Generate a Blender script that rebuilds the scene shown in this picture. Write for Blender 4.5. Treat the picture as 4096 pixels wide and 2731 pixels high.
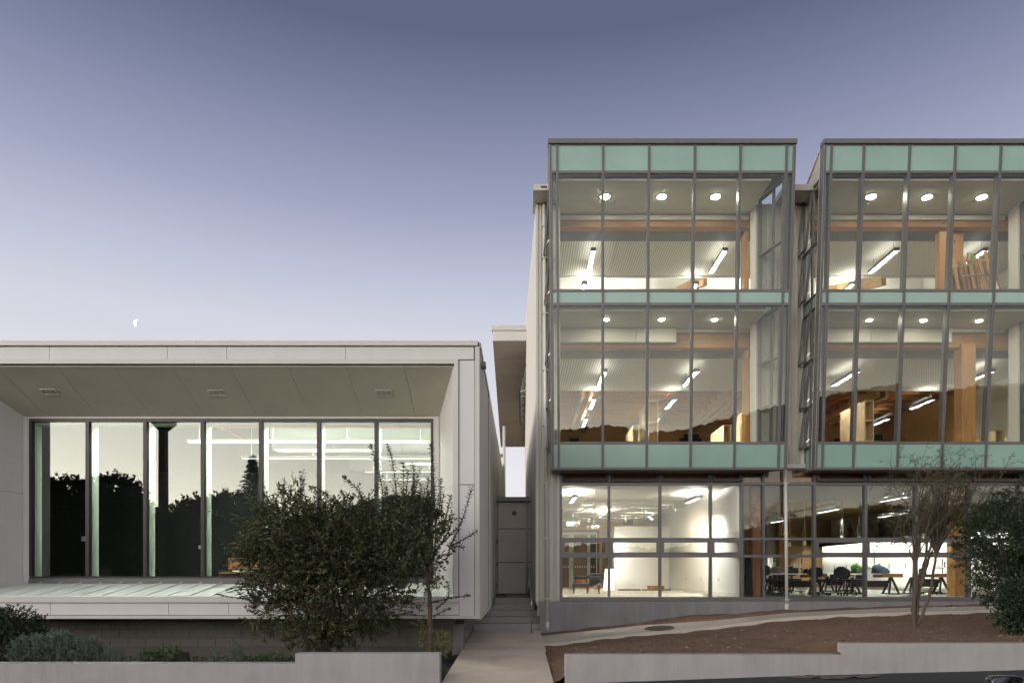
import bpy, bmesh, math, random
import numpy as np
from mathutils import Vector, Matrix

for o in list(bpy.data.objects):
    bpy.data.objects.remove(o)
SC = bpy.context.scene
COL = SC.collection
R = math.radians

# ------------------------------------------------------------------ camera
F_PX, CX, CY, EYE = 2730.7, 2085.0, 2300.0, 1.6      # survey of the photograph: focal length, vanishing point, eye height
cam_d = bpy.data.cameras.new("camera")
cam = bpy.data.objects.new("camera", cam_d)
COL.objects.link(cam)
cam.location = (0, 0, EYE)
cam.rotation_euler = (R(90), 0, 0)
cam_d.sensor_width = 36.0
cam_d.lens = 24.0
cam_d.shift_x = -(CX - 2048.0) / 4096.0
cam_d.shift_y = (CY - 1365.5) / 4096.0
cam_d.clip_start = 0.05
cam_d.clip_end = 6000
SC.camera = cam

# ------------------------------------------------------------------ sky after sunset, glow behind the camera
world = bpy.data.worlds.new("World")
SC.world = world
world.use_nodes = True
wn = world.node_tree
wn.nodes.clear()


def wnode(kind, **kw):
    n = wn.nodes.new(kind)
    for k, v in kw.items():
        setattr(n, k, v)
    return n


def wmath(op, a, b=None, c=None, clamp=False):
    n = wnode("ShaderNodeMath", operation=op, use_clamp=clamp)
    for i, v in enumerate((a, b, c)):
        if v is None:
            continue
        if isinstance(v, (int, float)):
            n.inputs[i].default_value = v
        else:
            wn.links.new(v, n.inputs[i])
    return n.outputs[0]


tc = wnode("ShaderNodeTexCoord")
sep = wnode("ShaderNodeSeparateXYZ")
wn.links.new(tc.outputs["Generated"], sep.inputs[0])
elev = wmath("MAXIMUM", sep.outputs[2], 0.0)
ramp = wnode("ShaderNodeValToRGB")
wn.links.new(elev, ramp.inputs[0])
SKY = [(0.0, (0.90, 0.86, 0.86)), (0.14, (0.84, 0.82, 0.86)), (0.325, (0.66, 0.67, 0.76)), (0.40, (0.50, 0.53, 0.68)),
       (0.47, (0.35, 0.375, 0.52)), (0.55, (0.215, 0.24, 0.375)), (0.62, (0.118, 0.139, 0.245)), (1.0, (0.11, 0.125, 0.20))]
el = ramp.color_ramp.elements
while len(el) < len(SKY):
    el.new(0.5)
for e, (p, c) in zip(el, SKY):
    e.position = p
    e.color = (*c, 1)
# warm afterglow round the point where the sun went down, behind the photographer
west = wmath("ADD", wmath("MULTIPLY", sep.outputs[1], -0.62), wmath("MULTIPLY", sep.outputs[0], -0.78))
west = wmath("POWER", wmath("MAXIMUM", west, 0.0), 3.2)
behind = wmath("POWER", wmath("MAXIMUM", wmath("ADD", wmath("MULTIPLY", sep.outputs[1], -0.95), wmath("MULTIPLY", sep.outputs[0], -0.15)), 0.0), 0.7)
GLOW_LOW, GLOW_HIGH = 6.0, 8.5
glow = wmath("ADD", wmath("MULTIPLY", behind, wmath("MULTIPLY", wmath("POWER", 2.71828, wmath("MULTIPLY", elev, -15.0)), GLOW_LOW)),
             wmath("MULTIPLY", west, wmath("MULTIPLY", wmath("POWER", 2.71828, wmath("MULTIPLY", elev, -2.2)), GLOW_HIGH)))
gcol = wnode("ShaderNodeValToRGB")
wn.links.new(elev, gcol.inputs[0])
gcol.color_ramp.elements[0].color = (1.0, 0.89, 0.70, 1)
gcol.color_ramp.elements[1].position = 0.35
gcol.color_ramp.elements[1].color = (0.98, 0.955, 0.895, 1)
gl = wnode("ShaderNodeMix", data_type="RGBA", blend_type="MULTIPLY")
gl.inputs[0].default_value = 1.0
wn.links.new(gcol.outputs[0], gl.inputs[6])
wn.links.new(glow, gl.inputs[7])
addc = wnode("ShaderNodeMix", data_type="RGBA", blend_type="ADD")
addc.inputs[0].default_value = 1.0
wn.links.new(ramp.outputs[0], addc.inputs[6])
wn.links.new(gl.outputs[2], addc.inputs[7])
hz_map = wnode("ShaderNodeMapping")
hz_map.inputs["Scale"].default_value = (1.0, 1.0, 5.0)
wn.links.new(tc.outputs["Generated"], hz_map.inputs[0])
hz = wnode("ShaderNodeTexNoise")
hz.inputs["Scale"].default_value = 1.6
hz.inputs["Detail"].default_value = 5.0
hz.inputs["Distortion"].default_value = 0.6
wn.links.new(hz_map.outputs[0], hz.inputs["Vector"])
hzr = wnode("ShaderNodeValToRGB")
hzr.color_ramp.elements[0].position = 0.3
hzr.color_ramp.elements[0].color = (0.98, 0.98, 0.978, 1)
hzr.color_ramp.elements[1].position = 0.75
hzr.color_ramp.elements[1].color = (1.02, 1.02, 1.018, 1)
wn.links.new(hz.outputs["Fac"], hzr.inputs[0])
hzm = wnode("ShaderNodeMix", data_type="RGBA", blend_type="MULTIPLY")
hzm.inputs[0].default_value = 1.0
wn.links.new(addc.outputs[2], hzm.inputs[6])
wn.links.new(hzr.outputs[0], hzm.inputs[7])
bg = wnode("ShaderNodeBackground")
bg.inputs[1].default_value = 1.0
wn.links.new(hzm.outputs[2], bg.inputs[0])
wo = wnode("ShaderNodeOutputWorld")
wn.links.new(bg.outputs[0], wo.inputs[0])

SC.view_settings.view_transform = "Standard"
SC.view_settings.look = "None"
SC.view_settings.exposure = 0.0
SC.view_settings.gamma = 1.0
SC.view_settings.use_curve_mapping = False
SC.render.engine = "CYCLES"
SC.cycles.use_denoising = True
SC.cycles.max_bounces = 8
SC.cycles.diffuse_bounces = 4
SC.cycles.glossy_bounces = 4
SC.cycles.transmission_bounces = 4
SC.cycles.transparent_max_bounces = 16
SC.cycles.sample_clamp_indirect = 6.0
SC.cycles.caustics_reflective = False
SC.cycles.caustics_refractive = False

# ------------------------------------------------------------------ materials


class NT:
    def __init__(self, name):
        self.m = bpy.data.materials.new(name)
        self.m.use_nodes = True
        self.t = self.m.node_tree
        self.b = self.t.nodes["Principled BSDF"]
        self.out = self.t.nodes["Material Output"]
        self.tc = None

    def n(self, kind, **kw):
        n = self.t.nodes.new(kind)
        for k, v in kw.items():
            setattr(n, k, v)
        return n

    def l(self, a, b):
        self.t.links.new(a, b)

    def coord(self, scale=(1, 1, 1)):
        if self.tc is None:
            self.tc = self.n("ShaderNodeTexCoord")
        mp = self.n("ShaderNodeMapping")
        mp.inputs["Scale"].default_value = scale
        self.l(self.tc.outputs["Object"], mp.inputs[0])
        return mp.outputs[0]

    def noise(self, scale, detail=4, rough=0.55, sc3=(1, 1, 1), dist=0.0):
        n = self.n("ShaderNodeTexNoise")
        n.inputs["Scale"].default_value = scale
        n.inputs["Detail"].default_value = detail
        n.inputs["Roughness"].default_value = rough
        n.inputs["Distortion"].default_value = dist
        self.l(self.coord(sc3), n.inputs["Vector"])
        return n.outputs["Fac"]

    def ramp(self, fac, stops):
        n = self.n("ShaderNodeValToRGB")
        e = n.color_ramp.elements
        while len(e) < len(stops):
            e.new(0.5)
        for q, (p, c) in zip(e, stops):
            q.position = p
            q.color = (*c, 1) if len(c) == 3 else c
        self.l(fac, n.inputs[0])
        return n.outputs[0]

    def mix(self, fac, a, b, mode="MIX"):
        n = self.n("ShaderNodeMix", data_type="RGBA", blend_type=mode)
        for s, v in ((n.inputs[0], fac), (n.inputs[6], a), (n.inputs[7], b)):
            if hasattr(v, "links"):
                self.l(v, s)
            elif isinstance(v, (int, float)):
                s.default_value = v
            else:
                s.default_value = (*v, 1)
        return n.outputs[2]

    def bump(self, fac, strength=0.3, dist=0.01):
        n = self.n("ShaderNodeBump")
        n.inputs["Strength"].default_value = strength
        n.inputs["Distance"].default_value = dist
        self.l(fac, n.inputs["Height"])
        self.l(n.outputs[0], self.b.inputs["Normal"])


def sc_(c, k):
    return tuple(min(1.0, v * k) for v in c)


def plain(name, c, rough=0.5, metal=0.0, var=0.08, scale=1.5, bump=0.0, bscale=60, spec=0.5, coat=0.0):
    """painted or bare surface with faint cloudy variation"""
    t = NT(name)
    f = t.noise(scale, 5, 0.6)
    t.l(t.ramp(f, [(0.3, sc_(c, 1 - var)), (0.7, sc_(c, 1 + var))]), t.b.inputs["Base Color"])
    t.b.inputs["Roughness"].default_value = rough
    t.b.inputs["Metallic"].default_value = metal
    t.b.inputs["Specular IOR Level"].default_value = spec
    t.b.inputs["Coat Weight"].default_value = coat
    if bump:
        t.bump(t.noise(bscale, 3, 0.6), bump, 0.004)
    return t.m


def stained(name, c, rough=0.85, streak=0.25, spots=0.2, bump=0.35, scale=1.0, bscale=45):
    """cement render and concrete: clouds, rain streaks running down, small pits"""
    t = NT(name)
    a = t.noise(1.3 * scale, 6, 0.62, dist=0.4)
    col = t.ramp(a, [(0.25, sc_(c, 1 - spots)), (0.5, c), (0.75, sc_(c, 1 + spots * 0.8))])
    s = t.noise(3.0 * scale, 4, 0.6, sc3=(2.2, 2.2, 0.22))
    col = t.mix(streak, col, t.ramp(s, [(0.35, sc_(c, 0.5)), (0.6, c)]), "MIX")
    g = t.noise(70, 2, 0.5)
    col = t.mix(0.35, col, t.ramp(g, [(0.35, sc_(c, 0.75)), (0.65, sc_(c, 1.2))]))
    t.l(col, t.b.inputs["Base Color"])
    t.b.inputs["Roughness"].default_value = rough
    t.bump(t.noise(bscale, 6, 0.7), bump, 0.006)
    return t.m


def timber(name, c1, c2, axis="z", scale=1.0, rough=0.5, knots=True):
    t = NT(name)
    st = {"z": (9, 9, 0.55), "x": (0.55, 9, 9), "y": (9, 0.55, 9)}[axis]
    w = t.noise(1.6 * scale, 6, 0.65, sc3=st, dist=1.2)
    col = t.ramp(w, [(0.28, c1), (0.5, sc_(c2, 0.9)), (0.72, c2)])
    f = t.noise(9 * scale, 3, 0.6, sc3=st)
    col = t.mix(0.3, col, t.ramp(f, [(0.35, c1), (0.6, c2)]))
    if knots:
        v = t.n("ShaderNodeTexVoronoi")
        v.inputs["Scale"].default_value = 2.3
        kst = {"z": (1.6, 1.6, 0.8), "x": (0.8, 1.6, 1.6), "y": (1.6, 0.8, 1.6)}[axis]
        t.l(t.coord(kst), v.inputs["Vector"])
        k = t.ramp(v.outputs["Distance"], [(0.05, (1, 1, 1)), (0.11, (0, 0, 0))])
        col = t.mix(k, col, sc_(c1, 0.35))
    t.l(col, t.b.inputs["Base Color"])
    t.b.inputs["Roughness"].default_value = rough
    return t.m


def glass(name, tint=(0.93, 0.96, 0.94), r0=0.06, rough=0.0, wave=0.0):
    t = NT(name)
    t.t.nodes.remove(t.b)
    # each face of the pane reflects r0 head-on, more at a slant (Schlick)
    lw = t.n("ShaderNodeLayerWeight")
    lw.inputs[0].default_value = 0.5
    pw = t.n("ShaderNodeMath", operation="POWER")
    t.l(lw.outputs["Facing"], pw.inputs[0])
    pw.inputs[1].default_value = 5.0
    fr = t.n("ShaderNodeMath", operation="MULTIPLY_ADD")
    t.l(pw.outputs[0], fr.inputs[0])
    fr.inputs[1].default_value = 1 - r0
    fr.inputs[2].default_value = r0
    tr = t.n("ShaderNodeBsdfTransparent")
    tr.inputs[0].default_value = (*tint, 1)
    gs = t.n("ShaderNodeBsdfGlossy")
    gs.inputs["Roughness"].default_value = rough
    gs.inputs[0].default_value = (0.96, 0.98, 0.95, 1)
    if wave:
        bp = t.n("ShaderNodeBump")
        bp.inputs["Strength"].default_value = wave
        bp.inputs["Distance"].default_value = 0.002
        t.l(t.noise(0.55, 1, 0.4), bp.inputs["Height"])
        t.l(bp.outputs[0], gs.inputs["Normal"])
    mx = t.n("ShaderNodeMixShader")
    t.l(fr.outputs[0], mx.inputs[0])
    t.l(tr.outputs[0], mx.inputs[1])
    t.l(gs.outputs[0], mx.inputs[2])
    t.l(mx.outputs[0], t.out.inputs[0])
    return t.m


def emit(name, c, s):
    t = NT(name)
    t.b.inputs["Base Color"].default_value = (0.8, 0.8, 0.8, 1)
    t.b.inputs["Emission Color"].default_value = (*c, 1)
    t.b.inputs["Emission Strength"].default_value = s
    return t.m


def leafmat(name, cols, rough=0.5, trans=0.25):
    """leaf colour differs from leaf to leaf (random per island)"""
    t = NT(name)
    g = t.n("ShaderNodeNewGeometry")
    st = [(i / max(1, len(cols) - 1), c) for i, c in enumerate(cols)]
    col = t.ramp(g.outputs["Random Per Island"], st)
    t.l(col, t.b.inputs["Base Color"])
    t.b.inputs["Roughness"].default_value = rough
    tl = t.n("ShaderNodeBsdfTranslucent")
    t.l(col, tl.inputs[0])
    mx = t.n("ShaderNodeMixShader")
    mx.inputs[0].default_value = trans
    t.l(t.b.outputs[0], mx.inputs[1])
    t.l(tl.outputs[0], mx.inputs[2])
    t.l(mx.outputs[0], t.out.inputs[0])
    return t.m


M = {}
M["panel"] = stained("white cladding panel", (0.675, 0.65, 0.63), 0.5, 0.07, 0.055, bump=0.05, scale=0.6, bscale=90)
M["trim"] = plain("off white folded metal", (0.60, 0.58, 0.54), 0.42, var=0.04)
M["soffit"] = plain("beige soffit sheet", (0.60, 0.55, 0.46), 0.6, var=0.05, bump=0.04, bscale=120)
M["soffit2"] = plain("warm beige eave sheet", (0.52, 0.43, 0.36), 0.6, var=0.05)
M["joint"] = plain("dark joint", (0.05, 0.048, 0.045), 0.8)
M["sheet"] = plain("pale green metal sheet", (0.78, 0.81, 0.74), 0.4, var=0.04)
M["frame"] = plain("grey anodised aluminium", (0.155, 0.147, 0.147), 0.38, metal=0.35, var=0.05)
M["frame_dark"] = plain("charcoal aluminium", (0.035, 0.03, 0.032), 0.35, metal=0.3)
M["flash"] = plain("grey metal flashing", (0.17, 0.16, 0.15), 0.42, metal=0.3, var=0.06)
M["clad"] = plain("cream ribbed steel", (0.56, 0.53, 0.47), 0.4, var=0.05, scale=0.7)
M["clad_dark"] = plain("brown shaded ribbed steel", (0.50, 0.46, 0.39), 0.45, var=0.06)  # the cream steel again, its colour darkened for the shade between the bays
M["pipe"] = plain("off white drain pipe", (0.64, 0.62, 0.57), 0.35, var=0.04)
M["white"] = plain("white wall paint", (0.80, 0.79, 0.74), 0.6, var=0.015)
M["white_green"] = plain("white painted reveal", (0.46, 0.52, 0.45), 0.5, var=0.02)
M["plaster"] = plain("pale ceiling plaster", (0.68, 0.66, 0.58), 0.7, var=0.02)
M["blackwall"] = plain("black ribbed wall lining", (0.012, 0.012, 0.012), 0.6)
M["black"] = plain("black plastic", (0.015, 0.015, 0.016), 0.45)
M["black_gloss"] = plain("glossy black", (0.01, 0.01, 0.012), 0.12, coat=1.0)
M["darkband"] = plain("charcoal bulkhead paint", (0.022, 0.022, 0.026), 0.6)
M["steel"] = plain("brushed stainless steel", (0.55, 0.53, 0.5), 0.25, metal=1.0)
M["grey_paint"] = plain("grey brown wall sheet", (0.74, 0.68, 0.63), 0.6, var=0.05, bump=0.05, bscale=110)
M["door_grey"] = plain("grey brown door paint", (0.58, 0.54, 0.50), 0.5)
M["plinth"] = stained("grey cement plaster plinth", (0.27, 0.255, 0.255), 0.9, 0.35, 0.32)
M["step"] = stained("grey concrete steps", (0.36, 0.335, 0.32), 0.85, 0.1, 0.12)
M["render"] = stained("smooth grey render", (0.43, 0.405, 0.39), 0.85, 0.30, 0.26, bump=0.3)
M["concrete"] = stained("weathered footpath concrete", (0.70, 0.57, 0.45), 0.9, 0.22, 0.42)
M["concrete2"] = stained("pale new footpath concrete", (0.56, 0.50, 0.41), 0.9, 0.05, 0.2)
M["block"] = stained("grey concrete block", (0.215, 0.195, 0.185), 0.95, 0.05, 0.15, bump=0.6, bscale=120)
M["mortar"] = stained("mortar", (0.16, 0.145, 0.135), 0.95)
M["asphalt"] = stained("asphalt", (0.030, 0.029, 0.031), 0.8, 0.0, 0.25, bump=0.8, bscale=140)
M["lvl"] = timber("laminated pine", (0.27, 0.115, 0.034), (0.50, 0.265, 0.095), "z")
M["lvl_x"] = timber("laminated pine beam", (0.22, 0.09, 0.028), (0.42, 0.21, 0.075), "x")
M["lvl_y"] = timber("laminated pine joist", (0.34, 0.17, 0.06), (0.58, 0.34, 0.14), "y")
M["doorwood"] = timber("dark door timber", (0.055, 0.022, 0.009), (0.12, 0.05, 0.02), "z", knots=False)
M["redwood"] = timber("dark stained pine", (0.20, 0.075, 0.025), (0.36, 0.15, 0.06), "z", knots=False)
M["ply"] = timber("plywood lining", (0.42, 0.24, 0.09), (0.58, 0.38, 0.17), "x", scale=0.5, knots=False)
M["ply_pale"] = timber("pale plywood", (0.62, 0.44, 0.24), (0.74, 0.58, 0.36), "z", scale=0.5, knots=False)
M["deskwood"] = timber("brown desk timber", (0.18, 0.07, 0.025), (0.34, 0.15, 0.06), "x", knots=False)
M["floor"] = plain("pale polished floor", (0.62, 0.57, 0.46), 0.22, var=0.05, scale=2)
M["floor_dark"] = plain("grey green vinyl floor", (0.22, 0.23, 0.19), 0.3, var=0.05)
M["red"] = plain("red sprinkler pipe", (0.55, 0.05, 0.05), 0.4)
M["glass"] = glass("clear window glass", (0.97, 0.98, 0.96), 0.034, wave=0.06)
M["glass_low"] = glass("clear shop window glass", (0.98, 0.985, 0.975), 0.028, wave=0.05)
M["glass_green"] = glass("greenish window glass", (0.91, 0.95, 0.92), 0.072, wave=0.05)
M["glass_side"] = glass("clear side glass", (0.95, 0.965, 0.96), 0.05)

t = NT("teal back painted glass")
oi = t.n("ShaderNodeObjectInfo")
f = t.noise(0.9, 4, 0.55)
c1 = t.ramp(f, [(0.3, (0.25, 0.40, 0.34)), (0.7, (0.30, 0.455, 0.39))])
c2 = t.ramp(oi.outputs["Random"], [(0.0, (0.92, 0.95, 0.95)), (1.0, (1.06, 1.04, 1.03))])
t.l(t.mix(1.0, c1, c2, "MULTIPLY"), t.b.inputs["Base Color"])
t.b.inputs["Roughness"].default_value = 0.16
t.b.inputs["IOR"].default_value = 1.75
t.bump(t.noise(0.7, 2, 0.4), 0.05, 0.01)
M["teal"] = t.m

# perforated acoustic lining: rows of fine slots
t = NT("perforated acoustic ceiling")
bk = t.n("ShaderNodeTexBrick")
bk.inputs["Scale"].default_value = 1.0
bk.inputs["Brick Width"].default_value = 0.075
bk.inputs["Row Height"].default_value = 0.125
bk.inputs["Mortar Size"].default_value = 0.019
bk.inputs["Mortar Smooth"].default_value = 0.0
bk.offset = 0.0
t.l(t.coord(), bk.inputs["Vector"])
col = t.mix(bk.outputs["Fac"], (0.42, 0.41, 0.36), (0.84, 0.82, 0.74))
t.l(col, t.b.inputs["Base Color"])
t.b.inputs["Roughness"].default_value = 0.7
M["acoustic"] = t.m

# soil
t = NT("bare brown soil")
a = t.noise(2.2, 7, 0.7)
c = t.ramp(a, [(0.3, (0.115, 0.066, 0.038)), (0.55, (0.215, 0.125, 0.074)), (0.8, (0.30, 0.185, 0.118))])
g = t.noise(38, 4, 0.7)
c = t.mix(0.55, c, t.ramp(g, [(0.35, (0.065, 0.038, 0.024)), (0.62, (0.33, 0.20, 0.127))]))
t.l(c, t.b.inputs["Base Color"])
t.b.inputs["Roughness"].default_value = 0.95
t.bump(t.noise(30, 8, 0.75), 1.0, 0.03)
M["soil"] = t.m
t = NT("dark garden mulch")
a = t.noise(14, 7, 0.75)
t.l(t.ramp(a, [(0.3, (0.014, 0.011, 0.008)), (0.7, (0.055, 0.042, 0.032))]), t.b.inputs["Base Color"])
t.b.inputs["Roughness"].default_value = 0.95
t.bump(t.noise(30, 8, 0.75), 1.0, 0.03)
M["mulch"] = t.m
M["hill"] = plain("dark wooded hill", (0.020, 0.026, 0.014), 0.95, var=0.4, scale=0.05)
M["bark"] = stained("grey brown bark", (0.108, 0.082, 0.062), 0.95, 0.3, 0.3, bump=0.8)
M["bark_dark"] = stained("dark bark", (0.055, 0.042, 0.034), 0.95, 0.3, 0.3, bump=0.8)

M["tube"] = emit("fluorescent diffuser", (1.0, 0.975, 0.89), 1250)
M["louvre"] = plain("dark louvre blade", (0.007, 0.007, 0.007), 0.5)
M["shelf_led"] = emit("shelf strip lens", (1.0, 1.0, 0.93), 150)
M["tube_up"] = emit("fluorescent uplight", (1.0, 0.975, 0.89), 8)  # glow on the housing tops, added to brighten the acoustic ceilings
M["tube_gallery_up"] = emit("gallery strip uplight", (1.0, 0.985, 0.92), 240)
M["tube_joist"] = emit("joist strip uplight", (1.0, 0.975, 0.89), 24)
M["tube_gallery"] = emit("gallery strip diffuser", (1.0, 0.985, 0.92), 950)
M["tube_hall"] = emit("hall strip uplight", (1.0, 0.97, 0.86), 40)
M["hall_lamp"] = emit("hall lamp lens", (1.0, 0.97, 0.88), 60)  # glow of the fill lights added in the rear hall
M["pelmet"] = emit("pelmet strip", (0.96, 1.0, 0.90), 170)
M["tube_soft"] = emit("studio strip diffuser", (0.97, 1.0, 0.93), 1.6)
M["tube_studio"] = emit("studio strip uplight", (0.97, 1.0, 0.93), 32)
M["down"] = emit("downlight lens", (1.0, 0.93, 0.74), 90)
M["spotlamp"] = emit("spot lamp", (1.0, 0.88, 0.66), 120)

# ------------------------------------------------------------------ geometry helpers


def P(x, y, Y):
    """photograph pixel at a known distance Y -> point in the place"""
    return Vector(((x - CX) * Y / F_PX, Y, EYE - (y - CY) * Y / F_PX))


def PX(x, Y):
    return (x - CX) * Y / F_PX


def PZ(y, Y):
    return EYE - (y - CY) * Y / F_PX


def wloc(o):
    v = Vector((0, 0, 0))
    while o is not None:
        v += Vector(o.location)
        o = o.parent
    return v


def tag(o, label=None, cat=None, group=None, kind=None):
    for k, v in (("label", label), ("category", cat), ("group", group), ("kind", kind)):
        if v:
            o[k] = v
    return o


def thing(name, label, cat, loc=(0, 0, 0), group=None, kind=None):
    o = bpy.data.objects.new(name, None)
    COL.objects.link(o)
    o.location = loc
    o.empty_display_size = 0.2
    return tag(o, label, cat, group, kind)


def part(name, parent):
    o = bpy.data.objects.new(name, None)
    COL.objects.link(o)
    o.parent = parent
    return o


class MB:
    def __init__(s):
        s.v, s.f, s.mi, s.sm = [], [], [], []

    def add(s, vs, fs, mi=0, smooth=False):
        b = len(s.v)
        s.v += [tuple(p) for p in vs]
        for q in fs:
            s.f.append([b + i for i in q])
            s.mi.append(mi)
            s.sm.append(smooth)
        return s

    def box(s, x0, x1, y0, y1, z0, z1, mi=0):
        if x0 > x1: x0, x1 = x1, x0
        if y0 > y1: y0, y1 = y1, y0
        if z0 > z1: z0, z1 = z1, z0
        vs = [(x0, y0, z0), (x1, y0, z0), (x1, y1, z0), (x0, y1, z0), (x0, y0, z1), (x1, y0, z1), (x1, y1, z1), (x0, y1, z1)]
        return s.hexa(vs, mi)

    def hexa(s, vs, mi=0):
        return s.add(vs, [(0, 3, 2, 1), (4, 5, 6, 7), (0, 1, 5, 4), (1, 2, 6, 5), (2, 3, 7, 6), (3, 0, 4, 7)], mi)

    def quad(s, a, b, c, d, mi=0):
        return s.add([a, b, c, d], [(0, 1, 2, 3)], mi)

    def slab(s, pts, off, mi=0):
        """a flat outline made solid by the offset vector"""
        off = Vector(off)
        n = len(pts)
        vs = [Vector(p) for p in pts] + [Vector(p) + off for p in pts]
        fs = [tuple(range(n))[::-1], tuple(range(n, 2 * n))]
        for i in range(n):
            j = (i + 1) % n
            fs.append((i, j, n + j, n + i))
        return s.add(vs, fs, mi)

    def bar(s, a, b, w, h, up=(0, 0, 1), mi=0):
        """square bar from a to b, w wide and h high"""
        a, b = Vector(a), Vector(b)
        d = (b - a).normalized()
        u = Vector(up)
        side = d.cross(u)
        if side.length < 1e-5:
            side = d.cross(Vector((1, 0, 0)))
        side.normalize()
        u = side.cross(d).normalized()
        q = []
        for p in (a, b):
            q += [p - side * w / 2 - u * h / 2, p + side * w / 2 - u * h / 2, p + side * w / 2 + u * h / 2, p - side * w / 2 + u * h / 2]
        return s.add(q, [(0, 1, 2, 3), (7, 6, 5, 4), (0, 4, 5, 1), (1, 5, 6, 2), (2, 6, 7, 3), (3, 7, 4, 0)], mi)

    def tube(s, pts, r, n=8, mi=0, cap=True, smooth=True):
        pts = [Vector(p) for p in pts]
        rs = r if isinstance(r, (list, tuple)) else [r] * len(pts)
        rings = []
        ref = Vector((0.31, 0.17, 0.93))
        for i, p in enumerate(pts):
            d = (pts[min(i + 1, len(pts) - 1)] - pts[max(i - 1, 0)])
            if d.length < 1e-9:
                d = Vector((0, 0, 1))
            d.normalize()
            a = d.cross(ref)
            if a.length < 0.05:
                a = d.cross(Vector((1, 0, 0)))
            a.normalize()
            b = d.cross(a)
            rings.append([p + (a * math.cos(2 * math.pi * k / n) + b * math.sin(2 * math.pi * k / n)) * rs[i] for k in range(n)])
        base = [q for r_ in rings for q in r_]
        fs = []
        for i in range(len(pts) - 1):
            for k in range(n):
                j = (k + 1) % n
                fs.append((i * n + k, i * n + j, (i + 1) * n + j, (i + 1) * n + k))
        s.add(base, fs, mi, smooth)
        if cap:
            b = len(s.v) - len(base)
            s.f.append([b + k for k in range(n)][::-1]); s.mi.append(mi); s.sm.append(False)
            e = b + (len(pts) - 1) * n
            s.f.append([e + k for k in range(n)]); s.mi.append(mi); s.sm.append(False)
        return s

    def lathe(s, prof, c=(0, 0, 0), n=16, mi=0, axis="z", smooth=True):
        """prof: (radius, height) from bottom to top"""
        c = Vector(c)
        vs, fs = [], []
        for r, h in prof:
            for k in range(n):
                a = 2 * math.pi * k / n
                x, y = r * math.cos(a), r * math.sin(a)
                vs.append(c + (Vector((x, y, h)) if axis == "z" else Vector((x, h, y)) if axis == "y" else Vector((h, x, y))))
        for i in range(len(prof) - 1):
            for k in range(n):
                j = (k + 1) % n
                fs.append((i * n + k, i * n + j, (i + 1) * n + j, (i + 1) * n + k))
        s.add(vs, fs, mi, smooth)
        b = len(s.v) - len(vs)
        s.f.append([b + k for k in range(n)][::-1]); s.mi.append(mi); s.sm.append(False)
        e = b + (len(prof) - 1) * n
        s.f.append([e + k for k in range(n)]); s.mi.append(mi); s.sm.append(False)
        return s

    def mesh(s, name, mats, off=Vector((0, 0, 0)), bevel=0.0, seg=2):
        me = bpy.data.meshes.new(name)
        me.from_pydata([tuple(Vector(p) - off) for p in s.v], [], s.f)
        for m in (mats if isinstance(mats, (list, tuple)) else [mats]):
            me.materials.append(M[m] if isinstance(m, str) else m)
        me.polygons.foreach_set("material_index", s.mi)
        me.polygons.foreach_set("use_smooth", s.sm)
        bm = bmesh.new()
        bm.from_mesh(me)
        bmesh.ops.recalc_face_normals(bm, faces=bm.faces)
        if bevel:
            bmesh.ops.bevel(bm, geom=[e for e in bm.edges if len(e.link_faces) == 2 and e.calc_face_angle(0) > 0.6], offset=bevel, segments=seg, affect="EDGES", profile=0.7)
        bm.to_mesh(me)
        bm.free()
        me.update()
        return me

    def build(s, name, mats, parent=None, bevel=0.0, seg=2):
        me = s.mesh(name, mats, wloc(parent), bevel, seg)
        o = bpy.data.objects.new(name, me)
        COL.objects.link(o)
        o.parent = parent
        return o


def link(name, me, parent=None, loc=(0, 0, 0), rot=(0, 0, 0), scale=(1, 1, 1)):
    o = bpy.data.objects.new(name, me)
    COL.objects.link(o)
    o.parent = parent
    o.location = loc
    o.rotation_euler = rot
    o.scale = scale
    return o


def copy_tree(o, parent=None):
    c = o.copy()
    COL.objects.link(c)
    c.parent = parent
    for ch in list(o.children):
        copy_tree(ch, c)
    return c


def frame_bars(m, A, B, C, D, w=.045, h=.05):
    """four bars round a leaning sash; A-B head, D-C foot; head and foot a hair thinner so that no faces coincide"""
    for p_, q_ in ((A, D), (B, C)):
        e_ = (q_ - p_).normalized() * (h / 2)
        m.bar(p_ - e_, q_ + e_, w, h, (B - A).normalized())
    for p_, q_ in ((A, B), (D, C)):
        e_ = (q_ - p_).normalized() * (h / 2 + .0005)
        m.bar(p_ + e_, q_ - e_, w - .004, h, (A - D).normalized())
    return m


def boxo(name, mat, parent, *a, bevel=0.0):
    return MB().box(*a).build(name, mat, parent, bevel)


def smoothstep(a, b, x):
    t_ = max(0.0, min(1.0, (x - a) / (b - a)))
    return t_ * t_ * (3 - 2 * t_)


def ribbed(p0, p1, z0, z1, out, pitch=0.19, depth=0.03, top0=None, top1=None):
    """trapezoid-ribbed steel sheet from p0 to p1 (x, y), standing z0..z1, ribs towards 'out'"""
    p0, p1, out = Vector((*p0, 0)), Vector((*p1, 0)), Vector((*out, 0))
    L = (p1 - p0).length
    d = (p1 - p0).normalized()
    prof, x = [], 0.0
    while x < L:
        for q, h in ((0.0, 0), (0.55, 0), (0.66, 1), (0.88, 1), (0.99, 0)):
            if x + q * pitch <= L:
                prof.append((x + q * pitch, h * depth))
        x += pitch
    prof.append((L, 0))
    m = MB()
    vs = []
    for q, h in prof:
        b = p0 + d * q + out * h
        tz = z1 if top0 is None else top0 + (top1 - top0) * q / L
        vs += [(b.x, b.y, z0), (b.x, b.y, tz)]
    m.add(vs, [(2 * i, 2 * i + 2, 2 * i + 3, 2 * i + 1) for i in range(len(prof) - 1)])
    return m
# ================================================================== the ground, road, paths


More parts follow.
